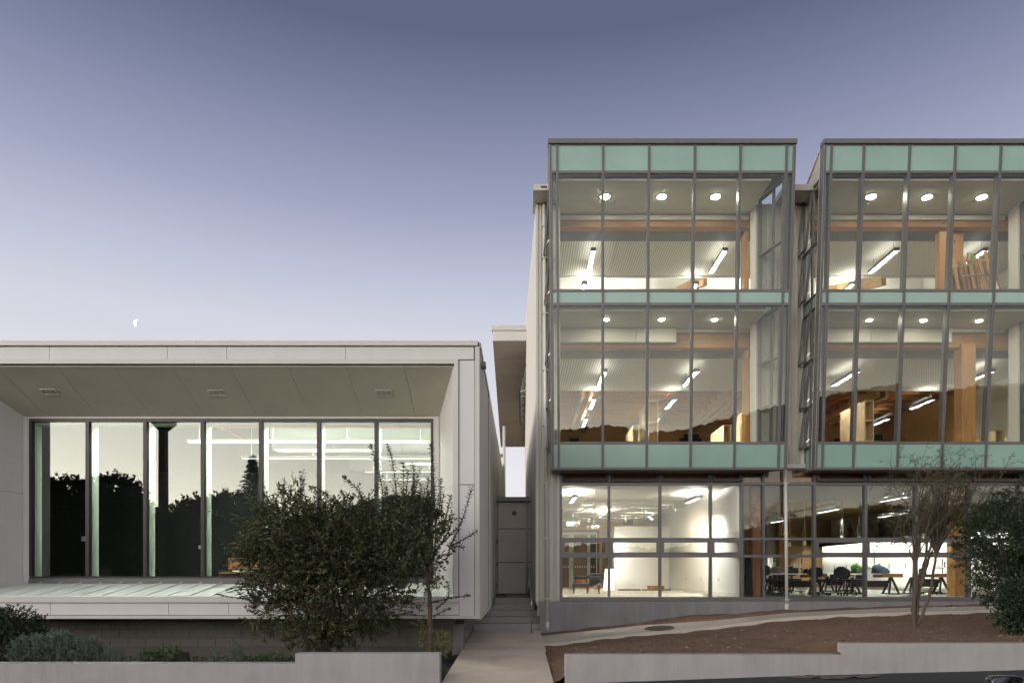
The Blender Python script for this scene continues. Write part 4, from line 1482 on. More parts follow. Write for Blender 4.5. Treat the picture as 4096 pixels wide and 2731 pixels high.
# timber and glass doors in the back wall
dr = part("double_door", rbld)
DY_ = 31.3
dz0, dz1 = Z0F, PZ(2127, DY_)
boxo("frame", "doorwood", dr, PX(2240, DY_), PX(2397, DY_), DY_ - .06, DY_ - .002, dz1, dz1 + .10)
for xa, xb in ((2388, 2397),):
    boxo("frame", "doorwood", dr, PX(xa, DY_), PX(xb, DY_), DY_ - .06, DY_ - .002, dz0, dz1 - .001)
for xa, xb in ((2276, 2283), (2286, 2293), (2349, 2355), (2356, 2361), (2384, 2388)):
    boxo("stile", "white_green", dr, PX(xa, DY_), PX(xb, DY_), DY_ - .05, DY_ - .003, dz0, dz1 - .002)
boxo("top_rail", "white_green", dr, PX(2250, DY_), PX(2384, DY_), DY_ - .045, DY_ - .004, dz1 - .12, dz1 - .01)
for xa, xb, mt in ((2250, 2276, "doorwood"), (2293.2, 2348.8, "doorwood"), (2361.2, 2383.8, "joint")):
    boxo("leaf_panel", mt, dr, PX(xa, DY_), PX(xb, DY_), DY_ - .03, DY_ - .008, dz0 + .05, dz1 - .13)
for k in range(14):
    xa = 2254 + k * 9.2
    boxo("marker_dot", "plaster", dr, PX(xa, DY_), PX(xa + 3, DY_), DY_ - .035, DY_ - .031, PZ(2270, DY_), PZ(2261, DY_))
for xa in (2283.5, 2290):
    MB().tube([(PX(xa, DY_), DY_ - .10, PZ(2275, DY_)), (PX(xa, DY_), DY_ - .10, PZ(2245, DY_))], .014, 8).build("handle", "steel", dr)
# cupboards along the far right side of the sewing room
cw = part("cupboard_wall", rbld)
CXW = 14.55
ys_ = lin(20.0, 33.0, 12)
for a, b in zip(ys_, ys_[1:]):
    d_ = boxo("cupboard_door", "white", cw, CXW, CXW + .03, a + .004, b - .004, Z0F + .12, 3.02)
    boxo("handle", "black", d_, CXW - .012, CXW - .001, b - .12, b - .08, Z0F + .85, Z0F + 1.05)
boxo("cupboard_top", "black", cw, CXW - .42, CXW + .75, 20.0, 33.0, 3.025, 3.05)
boxo("shelf_lip", "black", cw, CXW - .42, CXW - .40, 20.0, 33.0, 2.94, 3.024)
boxo("shelf_strip", "shelf_led", cw, CXW - .36, CXW - .32, 20.1, 32.9, 3.01, 3.024)
boxo("plinth_board", "grey_paint", cw, CXW + .05, CXW + .08, 20.0, 33.0, Z0F, Z0F + .115)
boxo("upper_wall", "plaster", rbld, CXW + .78, CXW + .85, 18.7, 33.8, 3.0, C0 + .25)
boxo("lining_panel", "white", rbld, PX(3062, 30), PX(3118, 30), 29.9, 29.98, Z0F, PZ(2070, 30))
boxo("timber_column", "lvl", rbld, PX(3118, 29.5), PX(3165, 29.5), 29.5, 29.9, Z0F, C0 + .19)
# ================================================================== lamps and things inside the glazed building


def strip(label, x, y0, y1, z, zc, group, up=False, tube="tube", upm="tube_hall"):
    q = thing("strip_light", label, "strip light", (x, (y0 + y1) / 2, z), group)
    # open-bottomed housing: dark cross blades added to screen the tube's glare from view
    m = MB().box(x - .08, x + .08, y0, y1, z + .085, z + .10).box(x - .08, x - .072, y0, y1, z, z + .084).box(x + .072, x + .08, y0, y1, z, z + .084)
    m.box(x - .0719, x + .0719, y0, y0 + .012, z, z + .084).box(x - .0719, x + .0719, y1 - .012, y1, z, z + .084)
    m.build("housing", "frame", q)
    boxo("diffuser", tube, q, x - .034, x + .034, y0 + .03, y1 - .03, z + .074, z + .083)
    m = MB()
    n_ = int((y1 - y0 - .05) / .085)
    for k in range(n_):
        yy = y0 + .03 + (y1 - y0 - .06) * (k + .5) / n_
        m.box(x - .071, x + .071, yy - .002, yy + .002, z + .004, z + .068)
    m.build("louvre", "louvre", q)["kind"] = "stuff"
    if up:
        boxo("uplight", upm, q, x - .04, x + .04, y0 + .1, y1 - .1, z + .101, z + .108)
    for yy in (y0 + .2, y1 - .2):
        MB().tube([(x, yy, z + .10), (x, yy, zc)], .006, 6).build("hanger", "frame", q)
    return q


g2, g1, g0 = "strip lights on the top floor", "strip lights on the middle floor", "strip lights on the ground floor"
strip("strip light hung near the glass, leftmost on the top floor", 2.14, 20.2, 21.65, 11.2, C2, g2, True, "tube", "tube_up")
strip("short far strip light low behind the first bay's top floor glass", 2.08, 22.4, 23.8, 11.15, 11.7, g2, True)
strip("long strip light behind the fourth pane of the first bay's top floor", 6.04, 20.2, 21.75, 11.2, C2, g2, True, "tube", "tube_up")
strip("far strip light by the raking rafter behind the first bay's top floor", 5.75, 22.4, 23.8, 11.15, 11.7, g2, True)
strip("long strip light behind the second wide pane of the second bay's top floor", 11.12, 20.2, 21.75, 11.2, C2, g2, True, "tube", "tube_up")
strip("far strip light beside the raking rafter in the second bay's top floor", 10.9, 22.4, 23.8, 11.15, 11.7, g2, True)
strip("strip light partly hidden behind the stacked easels on the top floor", 13.75, 20.2, 21.75, 11.2, C2, g2, True, "tube", "tube_up")
for i, x in enumerate((2.5, 5.25, 10.06, 14.1)):
    nm = ["first bay, leftmost row", "first bay, right row", "second bay, left row", "second bay, rightmost row"][i]
    strip(f"nearest strip light on the middle floor, {nm}", x, 20.4, 22.0, 7.68, 8.05, g1, True, "tube", "tube_up")
    strip(f"middle strip light under the timber joists, {nm}", x, 23.3, 24.7, 7.6, 8.4, g1, True, "tube", "tube_joist")
    strip(f"farthest strip light under the timber joists, {nm}", x, 26.2, 27.7, 7.6, 8.4, g1, True, "tube", "tube_joist")
    tr = boxo("cable_tray", "frame", rbld, x + .09, x + .30, 23.9, 29.8, 7.80, 7.86)
strip("strip light at the upper left of the bright gallery window", 1.56, 19.8, 21.4, 3.86, C0, g0, True, "tube_gallery", "tube_gallery_up")
strip("strip light at the upper right of the bright gallery window", 5.2, 19.9, 21.5, 3.86, C0, g0, True, "tube_gallery", "tube_gallery_up")
strip("strip light over the sewing tables by the mannequins", 10.3, 22.2, 23.6, 3.75, 4.3, g0, False, "tube_gallery")
strip("far strip light above the white drain pipe in the sewing room", 10.25, 26.6, 27.9, 3.75, 4.3, g0, False, "tube_gallery")
strip("strip light behind the bare tree's twigs in the sewing room", 11.4, 20.1, 21.6, 3.92, C0, g0)
strip("far strip light deep in the sewing room above the cupboards", 13.6, 24.0, 26.0, 3.80, 4.3, g0, False, "tube_gallery")
strip("far strip light high at the back of the gallery", 3.1, 25.2, 26.8, 3.86, C0, g0, True, "tube_gallery", "tube_gallery_up")
boxo("cable_tray", "frame", rbld, 10.45, 10.65, 23.2, 33.5, 4.0, 4.05)

for i, xx in enumerate((3.4, 8.6, 12.6)):  # unseen fill lights, added to whiten the rear hall's end wall
    q = thing("hall_lamp", ["high hall lamp over the left bay's top floor", "high hall lamp between the two bays", "high hall lamp over the right bay's top floor"][i], "hall lamp", (xx, 25.8, 12.0), "high lamps in the rear hall")
    boxo("housing", "frame", q, xx - 1.2, xx + 1.2, 25.65, 25.95, 11.9, 12.0)
    boxo("lens", "hall_lamp", q, xx - 1.15, xx + 1.15, 25.67, 25.93, 12.001, 12.015)
# round opal lamps on the bay ceilings
big = [(2421, 786), (2647, 786), (2862, 786), (3485, 786), (3708, 788), (3927, 788)]
sml = [(2425, 1277), (2646, 1277), (2858, 1278), (3477, 1280), (3694, 1281), (3916, 1282)]
ordn = ["first", "second", "third"]
for i, (x, y) in enumerate(big):
    Y = (C2 - EYE) * F_PX / (CY - y)
    q = thing("ceiling_lamp", f"{ordn[i % 3]} large round glowing lamp on the top ceiling of the {'left' if i < 3 else 'right'} glazed bay", "ceiling lamp", (PX(x, Y), Y, C2), "round lamps on the bay ceilings")
    MB().lathe([(.09, -.028), (.115, -.02), (.12, -.006)], (PX(x, Y), Y, C2), 24).build("lens", "down", q)
    MB().lathe([(.122, -.012), (.145, -.012), (.145, -.0005)], (PX(x, Y), Y, C2), 24).build("rim", "white", q)
for i, (x, y) in enumerate(sml):
    Y = (C1 - .012 - EYE) * F_PX / (CY - y)
    q = thing("ceiling_lamp", f"{ordn[i % 3]} small round lamp on the middle ceiling of the {'left' if i < 3 else 'right'} glazed bay", "ceiling lamp", (PX(x, Y), Y, C1), "round lamps on the bay ceilings")
    MB().lathe([(.05, -.025), (.075, -.016), (.08, -.004)], (PX(x, Y), Y, C1 - .012), 22).build("lens", "down", q)
    MB().lathe([(.082, -.008), (.098, -.008), (.098, -.0005)], (PX(x, Y), Y, C1 - .012), 22).build("rim", "white", q)
M["sprk"] = M["steel"]
for i, (x, y, zc, nm) in enumerate(((2456, 806, C2, "top ceiling of the left glazed bay"), (3472, 808, C2, "right bay's top ceiling, beside its left lamp"), (3893, 808, C2, "right bay's top ceiling, beside its right lamp"))):
    Y = (zc - EYE) * F_PX / (CY - y)
    q = thing("sprinkler_head", "tiny steel sprinkler head on the " + nm, "sprinkler", (PX(x, Y), Y, zc))
    MB().lathe([(.035, -.012), (.035, -.0005)], (PX(x, Y), Y, zc), 12).build("rose", "steel", q)
    MB().lathe([(.02, -.06), (.022, -.055), (.008, -.05), (.008, -.012)], (PX(x, Y), Y, zc), 10).build("nozzle", "steel", q)
# red sprinkler pipes under the middle floor joists
for xx in (1.9, 5.2, 9.3, 11.6, 13.4):
    MB().tube([(xx, 24.0, 8.02), (xx + .15, 29.9, 8.02)], .022, 8).build("sprinkler_pipe", "red", rbld)


# shelving units on the middle floor
def shelf(label, fx0, fx1, sx, ytop, Y):
    x0, x1 = PX(fx0, Y), PX(fx1, Y)
    zt = PZ(ytop, Y)
    Y2 = x0 * F_PX / (sx - CX)
    Y2 = min(max(Y2, Y + .5), Y + 2.2)
    q = thing("bookcase", label, "bookcase", ((x0 + x1) / 2, Y, Z1F))
    boxo("side", "ply_pale", q, x0, x0 + .022, Y, Y2, Z1F, zt)
    boxo("side", "ply_pale", q, x1 - .022, x1, Y, Y2, Z1F, zt)
    boxo("top", "ply_pale", q, x0 + .023, x1 - .023, Y, Y2, zt - .022, zt)
    boxo("back", "ply", q, x0 + .023, x1 - .023, Y + .36, Y + .38, Z1F, zt - .023)
    n = max(2, int((zt - Z1F) / .5))
    for k in range(1, n):
        z = Z1F + (zt - Z1F) * k / n
        boxo("shelf", "ply_pale", q, x0 + .023, x1 - .023, Y + .003, Y + .36, z - .011, z + .011)
    return q


shelf("tall pale plywood bookcase behind the third pane of the left bay's middle floor", 2593, 2633, 2558, 1602, 21.0)
shelf("short pale plywood bookcase left of the tall one in the left bay", 2532, 2557, 2503, 1700, 21.4)
shelf("short plywood bookcase behind the fourth pane of the left bay's middle floor", 2894, 2925, 2843, 1698, 20.6)
shelf("tall brown plywood bookcase behind the first wide panes of the right bay's middle floor", 3459, 3496, 3360, 1600, 20.2)
shelf("short plywood bookcase right of the timber column in the right bay's middle floor", 3982, 4013, 3875, 1720, 20.4)
shelf("narrow plywood bookcase end beside the white jamb in the left bay", 2968, 2985, 2940, 1648, 20.6)
# dark wall boxes at the back of the middle floor
for i, (x0, x1, y0, y1) in enumerate(((2278, 2316, 1752, 1790), (2735, 2795, 1737, 1760), (2717, 2806, 1752, 1785), (3340, 3360, 1754, 1790), (3500, 3530, 1738, 1760))):
    boxo("wall_opening", "black", rbld, PX(x0, 29.9), PX(x1, 29.9), 29.86, 29.99, PZ(y1, 29.9), PZ(y0, 29.9))


# stacked studio easels on the top floor
def easel(name_label, cx, Y, zt, lean, sway, mats, w=.42):
    q = thing("easel", name_label, "easel", (cx, Y, Z2F), "studio easels stacked against the top floor glass")
    H = zt - Z2F

    def pp(u, h):
        return Vector((cx + u + sway * (1 - h / H), Y + lean * h / H, Z2F + h))
    MB().bar(pp(-w / 2, 0), pp(-w / 2 + .03, H * .97), .075, .035, (0, 1, 0)).build("upright", mats[0], q)
    MB().bar(pp(w / 2, 0), pp(w / 2 - .03, H), .075, .035, (0, 1, 0)).build("upright", mats[0], q)
    o = MB().bar(pp(0, .2) + Vector((0, -.05, 0)), pp(0, H * .86) + Vector((0, -.05, 0)), .095, .025, (0, 1, 0)).build("mast", mats[1], q)
    for k in range(12):
        c = pp(0, H * (.3 + .042 * k)) + Vector((0, -.0625, 0))
        MB().lathe([(.008, 0), (.008, -.003)], c, 8, axis="y").build("peg_hole", "black", o)
    MB().bar(pp(-w / 2 - .02, H * .84), pp(w / 2 + .02, H * .84), .05, .03, (0, 1, 0)).build("cross_bar", mats[0], q)
    MB().bar(pp(-w / 2 - .02, H * .18), pp(w / 2 + .02, H * .18), .06, .04, (0, 1, 0)).build("cross_bar", mats[0], q)
    return q


M["easel1"] = timber("worn pine", (0.28, 0.14, 0.06), (0.52, 0.31, 0.15), "z")
M["easel2"] = timber("paint stained brown timber", (0.13, 0.075, 0.04), (0.30, 0.18, 0.10), "z")
M["paint_crust"] = plain("paint crusted metal", (0.23, 0.27, 0.26), 0.6, var=.5, scale=25)
easel("leaning timber easel frontmost in the stack, with a paint crusted bar", PX(3925, 18.5), 18.45, PZ(998, 18.6), .25, .16, ("easel1", "easel1"), .52)
easel("leaning pale timber easel with a perforated mast at the stack's left", PX(3855, 18.6), 18.62, PZ(1010, 18.6), .22, .14, ("easel1", "easel2"), .34)
easel("dark stained easel behind the others at the left edge of the stack", PX(3832, 18.8), 18.8, PZ(1032, 18.8), .2, .12, ("easel2", "easel2"), .38)
easel("brown easel in the middle of the stack on the top floor", PX(3915, 18.9), 18.9, PZ(1010, 18.9), .2, .10, ("easel2", "easel1"), .40)
easel("narrow dark easel wedged between the frontmost and the pale easel", PX(3888, 18.75), 18.74, PZ(1022, 18.75), .2, .13, ("easel2", "easel2"), .26)
easel("worn pine easel behind the frontmost one at the stack's right", PX(3936, 19.0), 19.0, PZ(1003, 19.0), .18, .12, ("easel1", "easel2"), .36)
easel("low dark easel at the back of the stack near the column", PX(3868, 19.1), 19.1, PZ(1036, 19.1), .18, .08, ("easel2", "easel1"), .50)
a, b = P(3852, 1107, 18.40), P(3953, 1096, 18.40)
q = tag(MB().tube([a, a.lerp(b, .3) + Vector((0, 0, .006)), a.lerp(b, .7), b], .022, 8).build("easel_bar", "paint_crust"), "paint crusted metal bar tied across the stacked easels", "bar")
for i, (x, y0, y1, w, c, nm) in enumerate(((3885, 1015, 1060, .06, (0.13, 0.36, 0.07), "green tipped"), (3868, 1040, 1050, .12, (0.55, 0.06, 0.06), "red"))):
    M["bt%d" % i] = plain("paint %d" % i, c, .6)
    tag(boxo("timber_offcut", "bt%d" % i, None, PX(x, 18.36), PX(x, 18.36) + w, 18.35, 18.375, PZ(y1, 18.36), PZ(y0, 18.36)), f"{nm} timber offcut fixed among the stacked easels", "offcut")
# pole and drawing boards right of the easels
cb_ = thing("canvas_board", "tall canvas board leaning right of the stacked easels on the top floor", "canvas board", (PX(3975, 18.7), 18.7, Z2F))
MB().slab([P(3975, 1060, 18.9), P(4000, 1165, 18.6), P(3990, 1190, 18.6), P(3962, 1190, 18.6), P(3962, 1080, 18.9)], (0, .03, 0)).build("canvas", "plaster", cb_)
MB().bar(P(3972, 1050, 18.88), P(4006, 1180, 18.58), .05, .03, (0, 1, 0)).build("stretcher", "easel2", cb_)
for i, (x0, x1, y0, c) in enumerate(((4010, 4018, 1150, "ply_pale"), (4022, 4033, 1146, "teal"))):
    tag(MB().slab([P(x0, y0, 19.2), P(x1, y0 - 3, 19.2), P(x1 - 8, 1200, 19.2), P(x0 - 8, 1200, 19.2)], (0, .03, 0)).build("folder", M[c]), ["pale folder propped by the right jamb on the top floor", "teal folder propped by the right jamb on the top floor"][i], "folder")

# ------------------------------------------------------------------ the gallery on the ground floor


def grid(label, x0, x1, y0, y1, z, zc):
    q = thing("lighting_grid", label, "lighting grid", ((x0 + x1) / 2, (y0 + y1) / 2, z), "suspended lighting grids")
    for yy in (y0, y1, (y0 + y1) / 2):
        MB().tube([(x0, yy, z), (x1, yy, z)], .024, 8).build("rail", "white", q)
    for xx in (x0, x1):
        MB().tube([(xx, y0, z), (xx, y1, z)], .024, 8).build("rail", "white", q)
    n = 12
    for k in range(1, n):
        xx = x0 + (x1 - x0) * k / n
        MB().tube([(xx, y0, z), (xx, y1, z)], .011, 6).build("cross_bar", "white", q)
    for xx in (x0 + .3, x1 - .3):
        for yy in (y0 + .1, y1 - .1):
            MB().tube([(xx, yy, z), (xx, yy, zc)], .006, 6).build("hanger", "white", q)


grid("nearer white lighting grid hung at the right of the gallery", 1.85, 4.62, 19.77, 21.9, 3.75, C0)
grid("farther white lighting grid hung at the left of the gallery", 1.66, 4.29, 21.6, 23.7, 3.58, C0)
SP = [(2327, 2035, 3.6, "brightest, at the near grid's left end"), (2408, 2044, 3.6, "on the near grid, second from the left"), (2442, 2027, 3.6, "on the near grid beside the first mullion"),
      (2577, 2044, 3.6, "on the near grid, right of the first mullion"), (2289, 2070, 3.44, "at the far grid's left corner"), (2355, 2079, 3.44, "below the far grid, above the projector"),
      (2381, 2062, 3.44, "on the far grid beside the projector pole"), (2538, 2064, 3.44, "on the far grid, middle of the second pane"), (2503, 2079, 3.44, "lowest on the far grid in the second pane"),
      (2601, 2071, 3.44, "at the far grid's right end"), (2303, 2100, 3.44, "left one of the pair beside the exit sign"), (2315, 2093, 3.44, "right one of the pair beside the exit sign"), (2695, 2034, 3.6, "in the third pane, at the near grid's right end")]
for i, (x, y, z, nm) in enumerate(SP):
    Y = (z - EYE) * F_PX / (CY - y)
    c = Vector((PX(x, Y), Y, z))
    q = thing("spotlight", "small white spotlight " + nm, "spotlight", c, "gallery spotlights")
    tg = Vector((5.85, Y + 1.5, 2.6)) if i in (3, 9, 12) else Vector((c.x + .3, 27, 2.3)) if c.x > 3.2 else Vector((c.x, 30, 1.6))
    d = (tg - c).normalized()
    MB().tube([c - d * .09, c - d * .02, c + d * .05], [.03, .045, .055], 12).build("can", "white", q)
    MB().lathe([(.036, .0), (.036, .004)], c + d * .052, 12).build("bulb", "spotlamp", q)
    MB().lathe([(.03, 0), (.042, .01), (.03, .05)], c + d * .05 + Vector((0, 0, -.03)), 12).build("bulb", "spotlamp", q)
    MB().tube([c - d * .03, c + Vector((0, 0, .12))], .01, 6).build("stem", "white", q)
    if i in (1, 3, 5, 7, 8, 9, 12):
        ld = bpy.data.lights.new("spotlight_beam", "SPOT")
        ld.energy = 150 if i in (3, 9, 12) else 190
        ld.color = (1.0, .90, .72)
        ld.spot_size = R(85) if i in (3, 9, 12) else R(55)
        ld.spot_blend = 1.0
        ld.shadow_soft_size = .04
        lo = bpy.data.objects.new("beam", ld)
        COL.objects.link(lo)
        lo.parent = q
        lo.location = d * .10
        lo.rotation_euler = d.to_track_quat("-Z", "Y").to_euler()
bar0 = tag(MB().tube([P(2298, 2097, 25.0), P(2322, 2077, 25.0)], .02, 8).build("lighting_bar", "white"), "short white bar carrying two spots beside the exit sign", "lighting bar")

# illuminated exit sign
M["exit_green"] = emit("exit sign green", (0.0, 0.42, 0.14), 1.3)
M["exit_white"] = emit("exit sign lettering", (0.9, 1.0, 0.92), 2.2)
EYs = 30.6
ex0, ex1, ez0, ez1 = PX(2269, EYs), PX(2298, EYs), PZ(2104, EYs), PZ(2085, EYs)
q = thing("exit_sign", "illuminated green EXIT sign above the timber doors in the gallery", "exit sign", ((ex0 + ex1) / 2, EYs, ez0))
boxo("case", "white", q, ex0 - .02, ex1 + .02, EYs, EYs + .06, ez0 - .02, ez1 + .03, bevel=.008)
boxo("face", "exit_green", q, ex0, ex1, EYs - .004, EYs - .001, ez0, ez1)
cv = bpy.data.curves.new("exit_lettering", "FONT")
cv.body = "EXIT"
cv.size = (ez1 - ez0) * .95
cv.align_x = "CENTER"
cv.align_y = "CENTER"
cv.offset = .003
cv.extrude = .001
lt0 = bpy.data.objects.new("lettering_curve", cv)
COL.objects.link(lt0)
bpy.context.view_layer.update()
lme = bpy.data.meshes.new_from_object(lt0.evaluated_get(bpy.context.evaluated_depsgraph_get()))
bpy.data.objects.remove(lt0)
lt = bpy.data.objects.new("lettering", lme)
COL.objects.link(lt)
lme.materials.clear()
lme.materials.append(M["exit_white"])
lt.parent = q
lt.location = (0, -.007, (ez1 - ez0) / 2)
lt.rotation_euler = (R(90), 0, 0)

# projector on its ceiling pole
pj = P(2373, 2108, 22.5)
q = thing("projector", "white ceiling projector with a dark lens ring hung on a pole", "projector", pj, None)
MB().box(pj.x - .20, pj.x + .18, pj.y - .14, pj.y + .16, pj.z - .05, pj.z + .05).build("body", "white", q, .03, 3)
MB().lathe([(.055, 0), (.062, -.02), (.062, -.06), (.045, -.07)], pj + Vector((-.12, -.14, 0)), 18, axis="y").build("lens_ring", "black", q)
MB().box(pj.x - .02, pj.x + .165, pj.y - .150, pj.y - .1405, pj.z - .035, pj.z + .02).build("grille", "black", q)
MB().tube([pj + Vector((.03, 0, .05)), Vector((pj.x + .03, pj.y, C0))], .032, 12).build("pole", "white", q)

# buttoned black leather chair
cy_ = 21.7
q = thing("tub_chair", "black leather chair with rolled buttoned back and turned wooden legs", "chair", (PX(2350, cy_), cy_, Z0F))
M["leather"] = plain("black leather", (0.012, 0.012, 0.014), .38, bump=.2, bscale=40)
M["legwood"] = timber("turned brown wood", (0.10, 0.035, 0.015), (0.26, 0.10, 0.04), "z", knots=False)
xl, xr = PX(2296, cy_), PX(2404, cy_)
for (x, y) in ((xl + .03, cy_ + .45), (xl + .42, cy_ + .0), (xl + .50, cy_ + .6), (xr - .06, cy_ + .05)):
    MB().lathe([(.018, 0), (.026, .03), (.016, .05), (.030, .10), (.022, .14), (.034, .17), (.034, .20)], (x, y, Z0F), 14).build("leg", "legwood", q)
MB().box(xl, xr - .02, cy_ - .02, cy_ + .68, Z0F + .201, Z0F + .32).build("seat", "leather", q, .03, 3)
MB().box(xl + .40, xr - .01, cy_ - .04, cy_ - .021, Z0F + .20, Z0F + .24).build("front_rail", "legwood", q)
# back: curved panel, its roll on top
arc = []
for k in range(13):
    a = R(-100 + 150 * k / 12)
    arc.append((xl + .55 + .36 * math.cos(a) * 1.0, cy_ + .32 + .34 * math.sin(a)))
m = MB()
vs = []
for i, (x, y) in enumerate(arc):
    h = .60 - .10 * smoothstep(5, 12, i)
    n_ = Vector((x - (xl + .55), y - (cy_ + .32), 0)).normalized()
    for off, zz in ((.0, .26), (.03, .45), (.05, h), (-.05, h), (-.06, .26)):
        vs.append(Vector((x, y, Z0F + zz)) + n_ * off)
m.add(vs, [(5 * i + j, 5 * i + (j + 1) % 5, 5 * i + 5 + (j + 1) % 5, 5 * i + 5 + j) for i in range(12) for j in range(5)], 0, True)
m.add(vs[:5], [(0, 1, 2, 3, 4)])
m.add(vs[-5:], [(4, 3, 2, 1, 0)])
m.build("back", "leather", q)
MB().tube([Vector((x, y, Z0F + .60 - .10 * smoothstep(5, 12, i))) for i, (x, y) in enumerate(arc)], .055, 12).build("back_roll", "leather", q)
MB().tube([(xl + .02, cy_ + .05, Z0F + .50), (xl + .2, cy_ - .0, Z0F + .51), (xl + .5, cy_ - .03, Z0F + .54)], [.03, .04, .045], 10).build("arm_roll", "leather", q)
MB().slab([(xl + .06, cy_ + .03, Z0F + .33), (xl + .38, cy_ + .0, Z0F + .33), (xl + .36, cy_ + .0, Z0F + .46), (xl + .08, cy_ + .03, Z0F + .46)], (0, .03, 0)).build("arm_panel", "lvl_x", q)

# cardboard box, black bars, white boards
M["card"] = plain("brown cardboard", (0.36, 0.20, 0.08), .8, var=.1)
by = 25.7
q = thing("cardboard_box", "small brown cardboard box on the gallery floor by the white wall", "box", (PX(2627, by), by, Z0F))
boxo("carton", "card", q, PX(2597, by), PX(2658, by), by, by + .4, Z0F, Z0F + .19, bevel=.004)
for k, xx in enumerate((2605, 2622, 2650)):
    MB().lathe([(.016, 0), (.016, -.003)], (PX(xx, by), by - .0005, Z0F + .12 - .05 * (k == 1)), 10, axis="y").build("hand_hole", "white" if k == 0 else "black", q)
for i, (x0, x1) in enumerate(((2474, 2563), (2568, 2596), (2659, 2683))):
    tag(boxo("black_bar", "black", None, PX(x0, 26.3), PX(x1, 26.3), 26.3, 26.36, Z0F + .001, Z0F + .05), ["long black bar lying on the gallery floor left of the box", "short black bar lying against the left side of the cardboard box", "short black bar lying right of the cardboard box"][i], "bar")
tag(MB().slab([P(2419, 2274, 26.9), P(2457, 2274, 26.9), P(2457, 2361, 26.4), P(2419, 2361, 26.4)], (0, .03, 0)).build("white_board", "white"), "tall white board leaning by the display wall behind the chair", "board")
tag(MB().slab([P(2414, 2316, 26.6), P(2424, 2316, 26.6), P(2424, 2363, 26.2), P(2414, 2363, 26.2)], (0, .03, 0)).build("white_board", "white"), "short narrow white board leaning against the taller white board", "board")
tag(MB().slab([(PX(2655, 24.5), 24.5, Z0F + .002), (PX(2740, 24.0), 24.0, Z0F + .002), (PX(2725, 25.2), 25.2, Z0F + .002), (PX(2660, 25.2), 25.2, Z0F + .002)], (0, 0, .02)).build("floor_sheet", "white"), "white sheet lying on the gallery floor right of the box", "sheet")
for (x, y, w, h) in ((2527, 2264, 7, 13), (2514, 2331, 11, 8), (2527, 2331, 11, 8), (2540, 2331, 11, 8)):
    boxo("wall_socket", "white", rbld, PX(x - w / 2, 27), PX(x + w / 2, 27), 26.975, 26.999, PZ(y + h / 2, 27), PZ(y - h / 2, 27), bevel=.004)
for yy in (20.2, 22.2, 24.2):
    boxo("wall_socket", "trim", rbld, 5.84, 5.859, yy, yy + .12, Z0F + .42, Z0F + .50)
boxo("wall_opening", "black", rbld, PX(2497, 31), PX(2535, 31), 31.22, 31.31, PZ(2098, 31), PZ(2079, 31))
boxo("wall_opening", "black", rbld, PX(2255, 31), PX(2279, 31), 31.22, 31.31, PZ(2072, 31), PZ(2057, 31))

# ------------------------------------------------------------------ the sewing room


def task_chair(label, x, y, rz, back_h=.92):
    q = thing("task_chair", label, "office chair", (x, y, Z0F), "black task chairs in the sewing room")
    rot = Matrix.Rotation(rz, 4, "Z")

    def put(m, nm, mt, bev=0.0):
        m.v = [tuple(Vector((x, y, Z0F)) + rot @ Vector(p)) for p in m.v]
        m.build(nm, mt, q, bev, 2)
    m = MB()
    for k in range(5):
        a = 2 * math.pi * k / 5 + .3
        m.bar((0, 0, .09), (math.cos(a) * .29, math.sin(a) * .29, .065), .035, .03)
    put(m, "star_base", "black")
    for k in range(5):
        a = 2 * math.pi * k / 5 + .3
        put(MB().lathe([(.028, -.012), (.028, .012)], (math.cos(a) * .29, math.sin(a) * .29, .03), 10, axis="y"), "caster", "black")
    put(MB().tube([(0, 0, .09), (0, 0, .40)], .024, 10), "gas_post", "black")
    put(MB().box(-.10, .10, -.12, .12, .38, .41), "mechanism", "black")
    put(MB().box(-.23, .23, -.22, .22, .415, .475), "seat", "black", .03)
    put(MB().bar((0, .16, .40), (0, .27, .62), .06, .02, (0, 1, 0)), "back_stem", "black")
    m = MB()
    vs, n = [], 20
    for j, off in enumerate((-.022, .022)):
        for k in range(n):
            a = 2 * math.pi * k / n
            cx, cz = math.copysign(abs(math.cos(a)) ** .7, math.cos(a)) * .21, math.copysign(abs(math.sin(a)) ** .7, math.sin(a)) * .155
            vs.append(Vector((cx, .27 + off - .35 * (cx * cx), back_h - .19 + cz)))
    m.add(vs, [tuple(range(n))[::-1], tuple(range(n, 2 * n))] + [(k, (k + 1) % n, n + (k + 1) % n, n + k) for k in range(n)], 0, False)
    put(m, "backrest", "black", .008)
    return q


def sew_table(label, x0, x1, xw, y, zt, wood=True):
    q = thing("sewing_table", label, "sewing table", ((x0 + x1) / 2, y, Z0F), "sewing tables")
    boxo("table_top", "white", q, x0, xw, y, y + .55, zt - .035, zt, bevel=.006)
    boxo("extension_leaf", "redwood", q, xw + .003, x1, y, y + .55, zt - .12, zt - .004, bevel=.004)
    for xx in (x0 + .18, x1 - .25):
        m = MB()
        m.bar((xx - .12, y + .10, Z0F + .03), (xx + .02, y + .27, zt - .12), .07, .035, (1, 0, 0))
        m.bar((xx + .18, y + .10, Z0F + .03), (xx + .04, y + .27, zt - .12), .07, .035, (1, 0, 0))
        m.bar((xx - .12, y + .46, Z0F + .03), (xx + .02, y + .30, zt - .12), .07, .035, (1, 0, 0))
        m.build("trestle", "frame_dark", q)
        boxo("foot", "black", q, xx - .16, xx + .24, y + .06, y + .5, Z0F, Z0F + .035)
    boxo("modesty_panel", "frame_dark", q, x0 + .2, x1 - .3, y + .28, y + .30, Z0F + .22, Z0F + .42)
    boxo("motor", "black", q, x0 + .3, x0 + .5, y + .1, y + .3, zt - .25, zt - .037, bevel=.03)
    return q


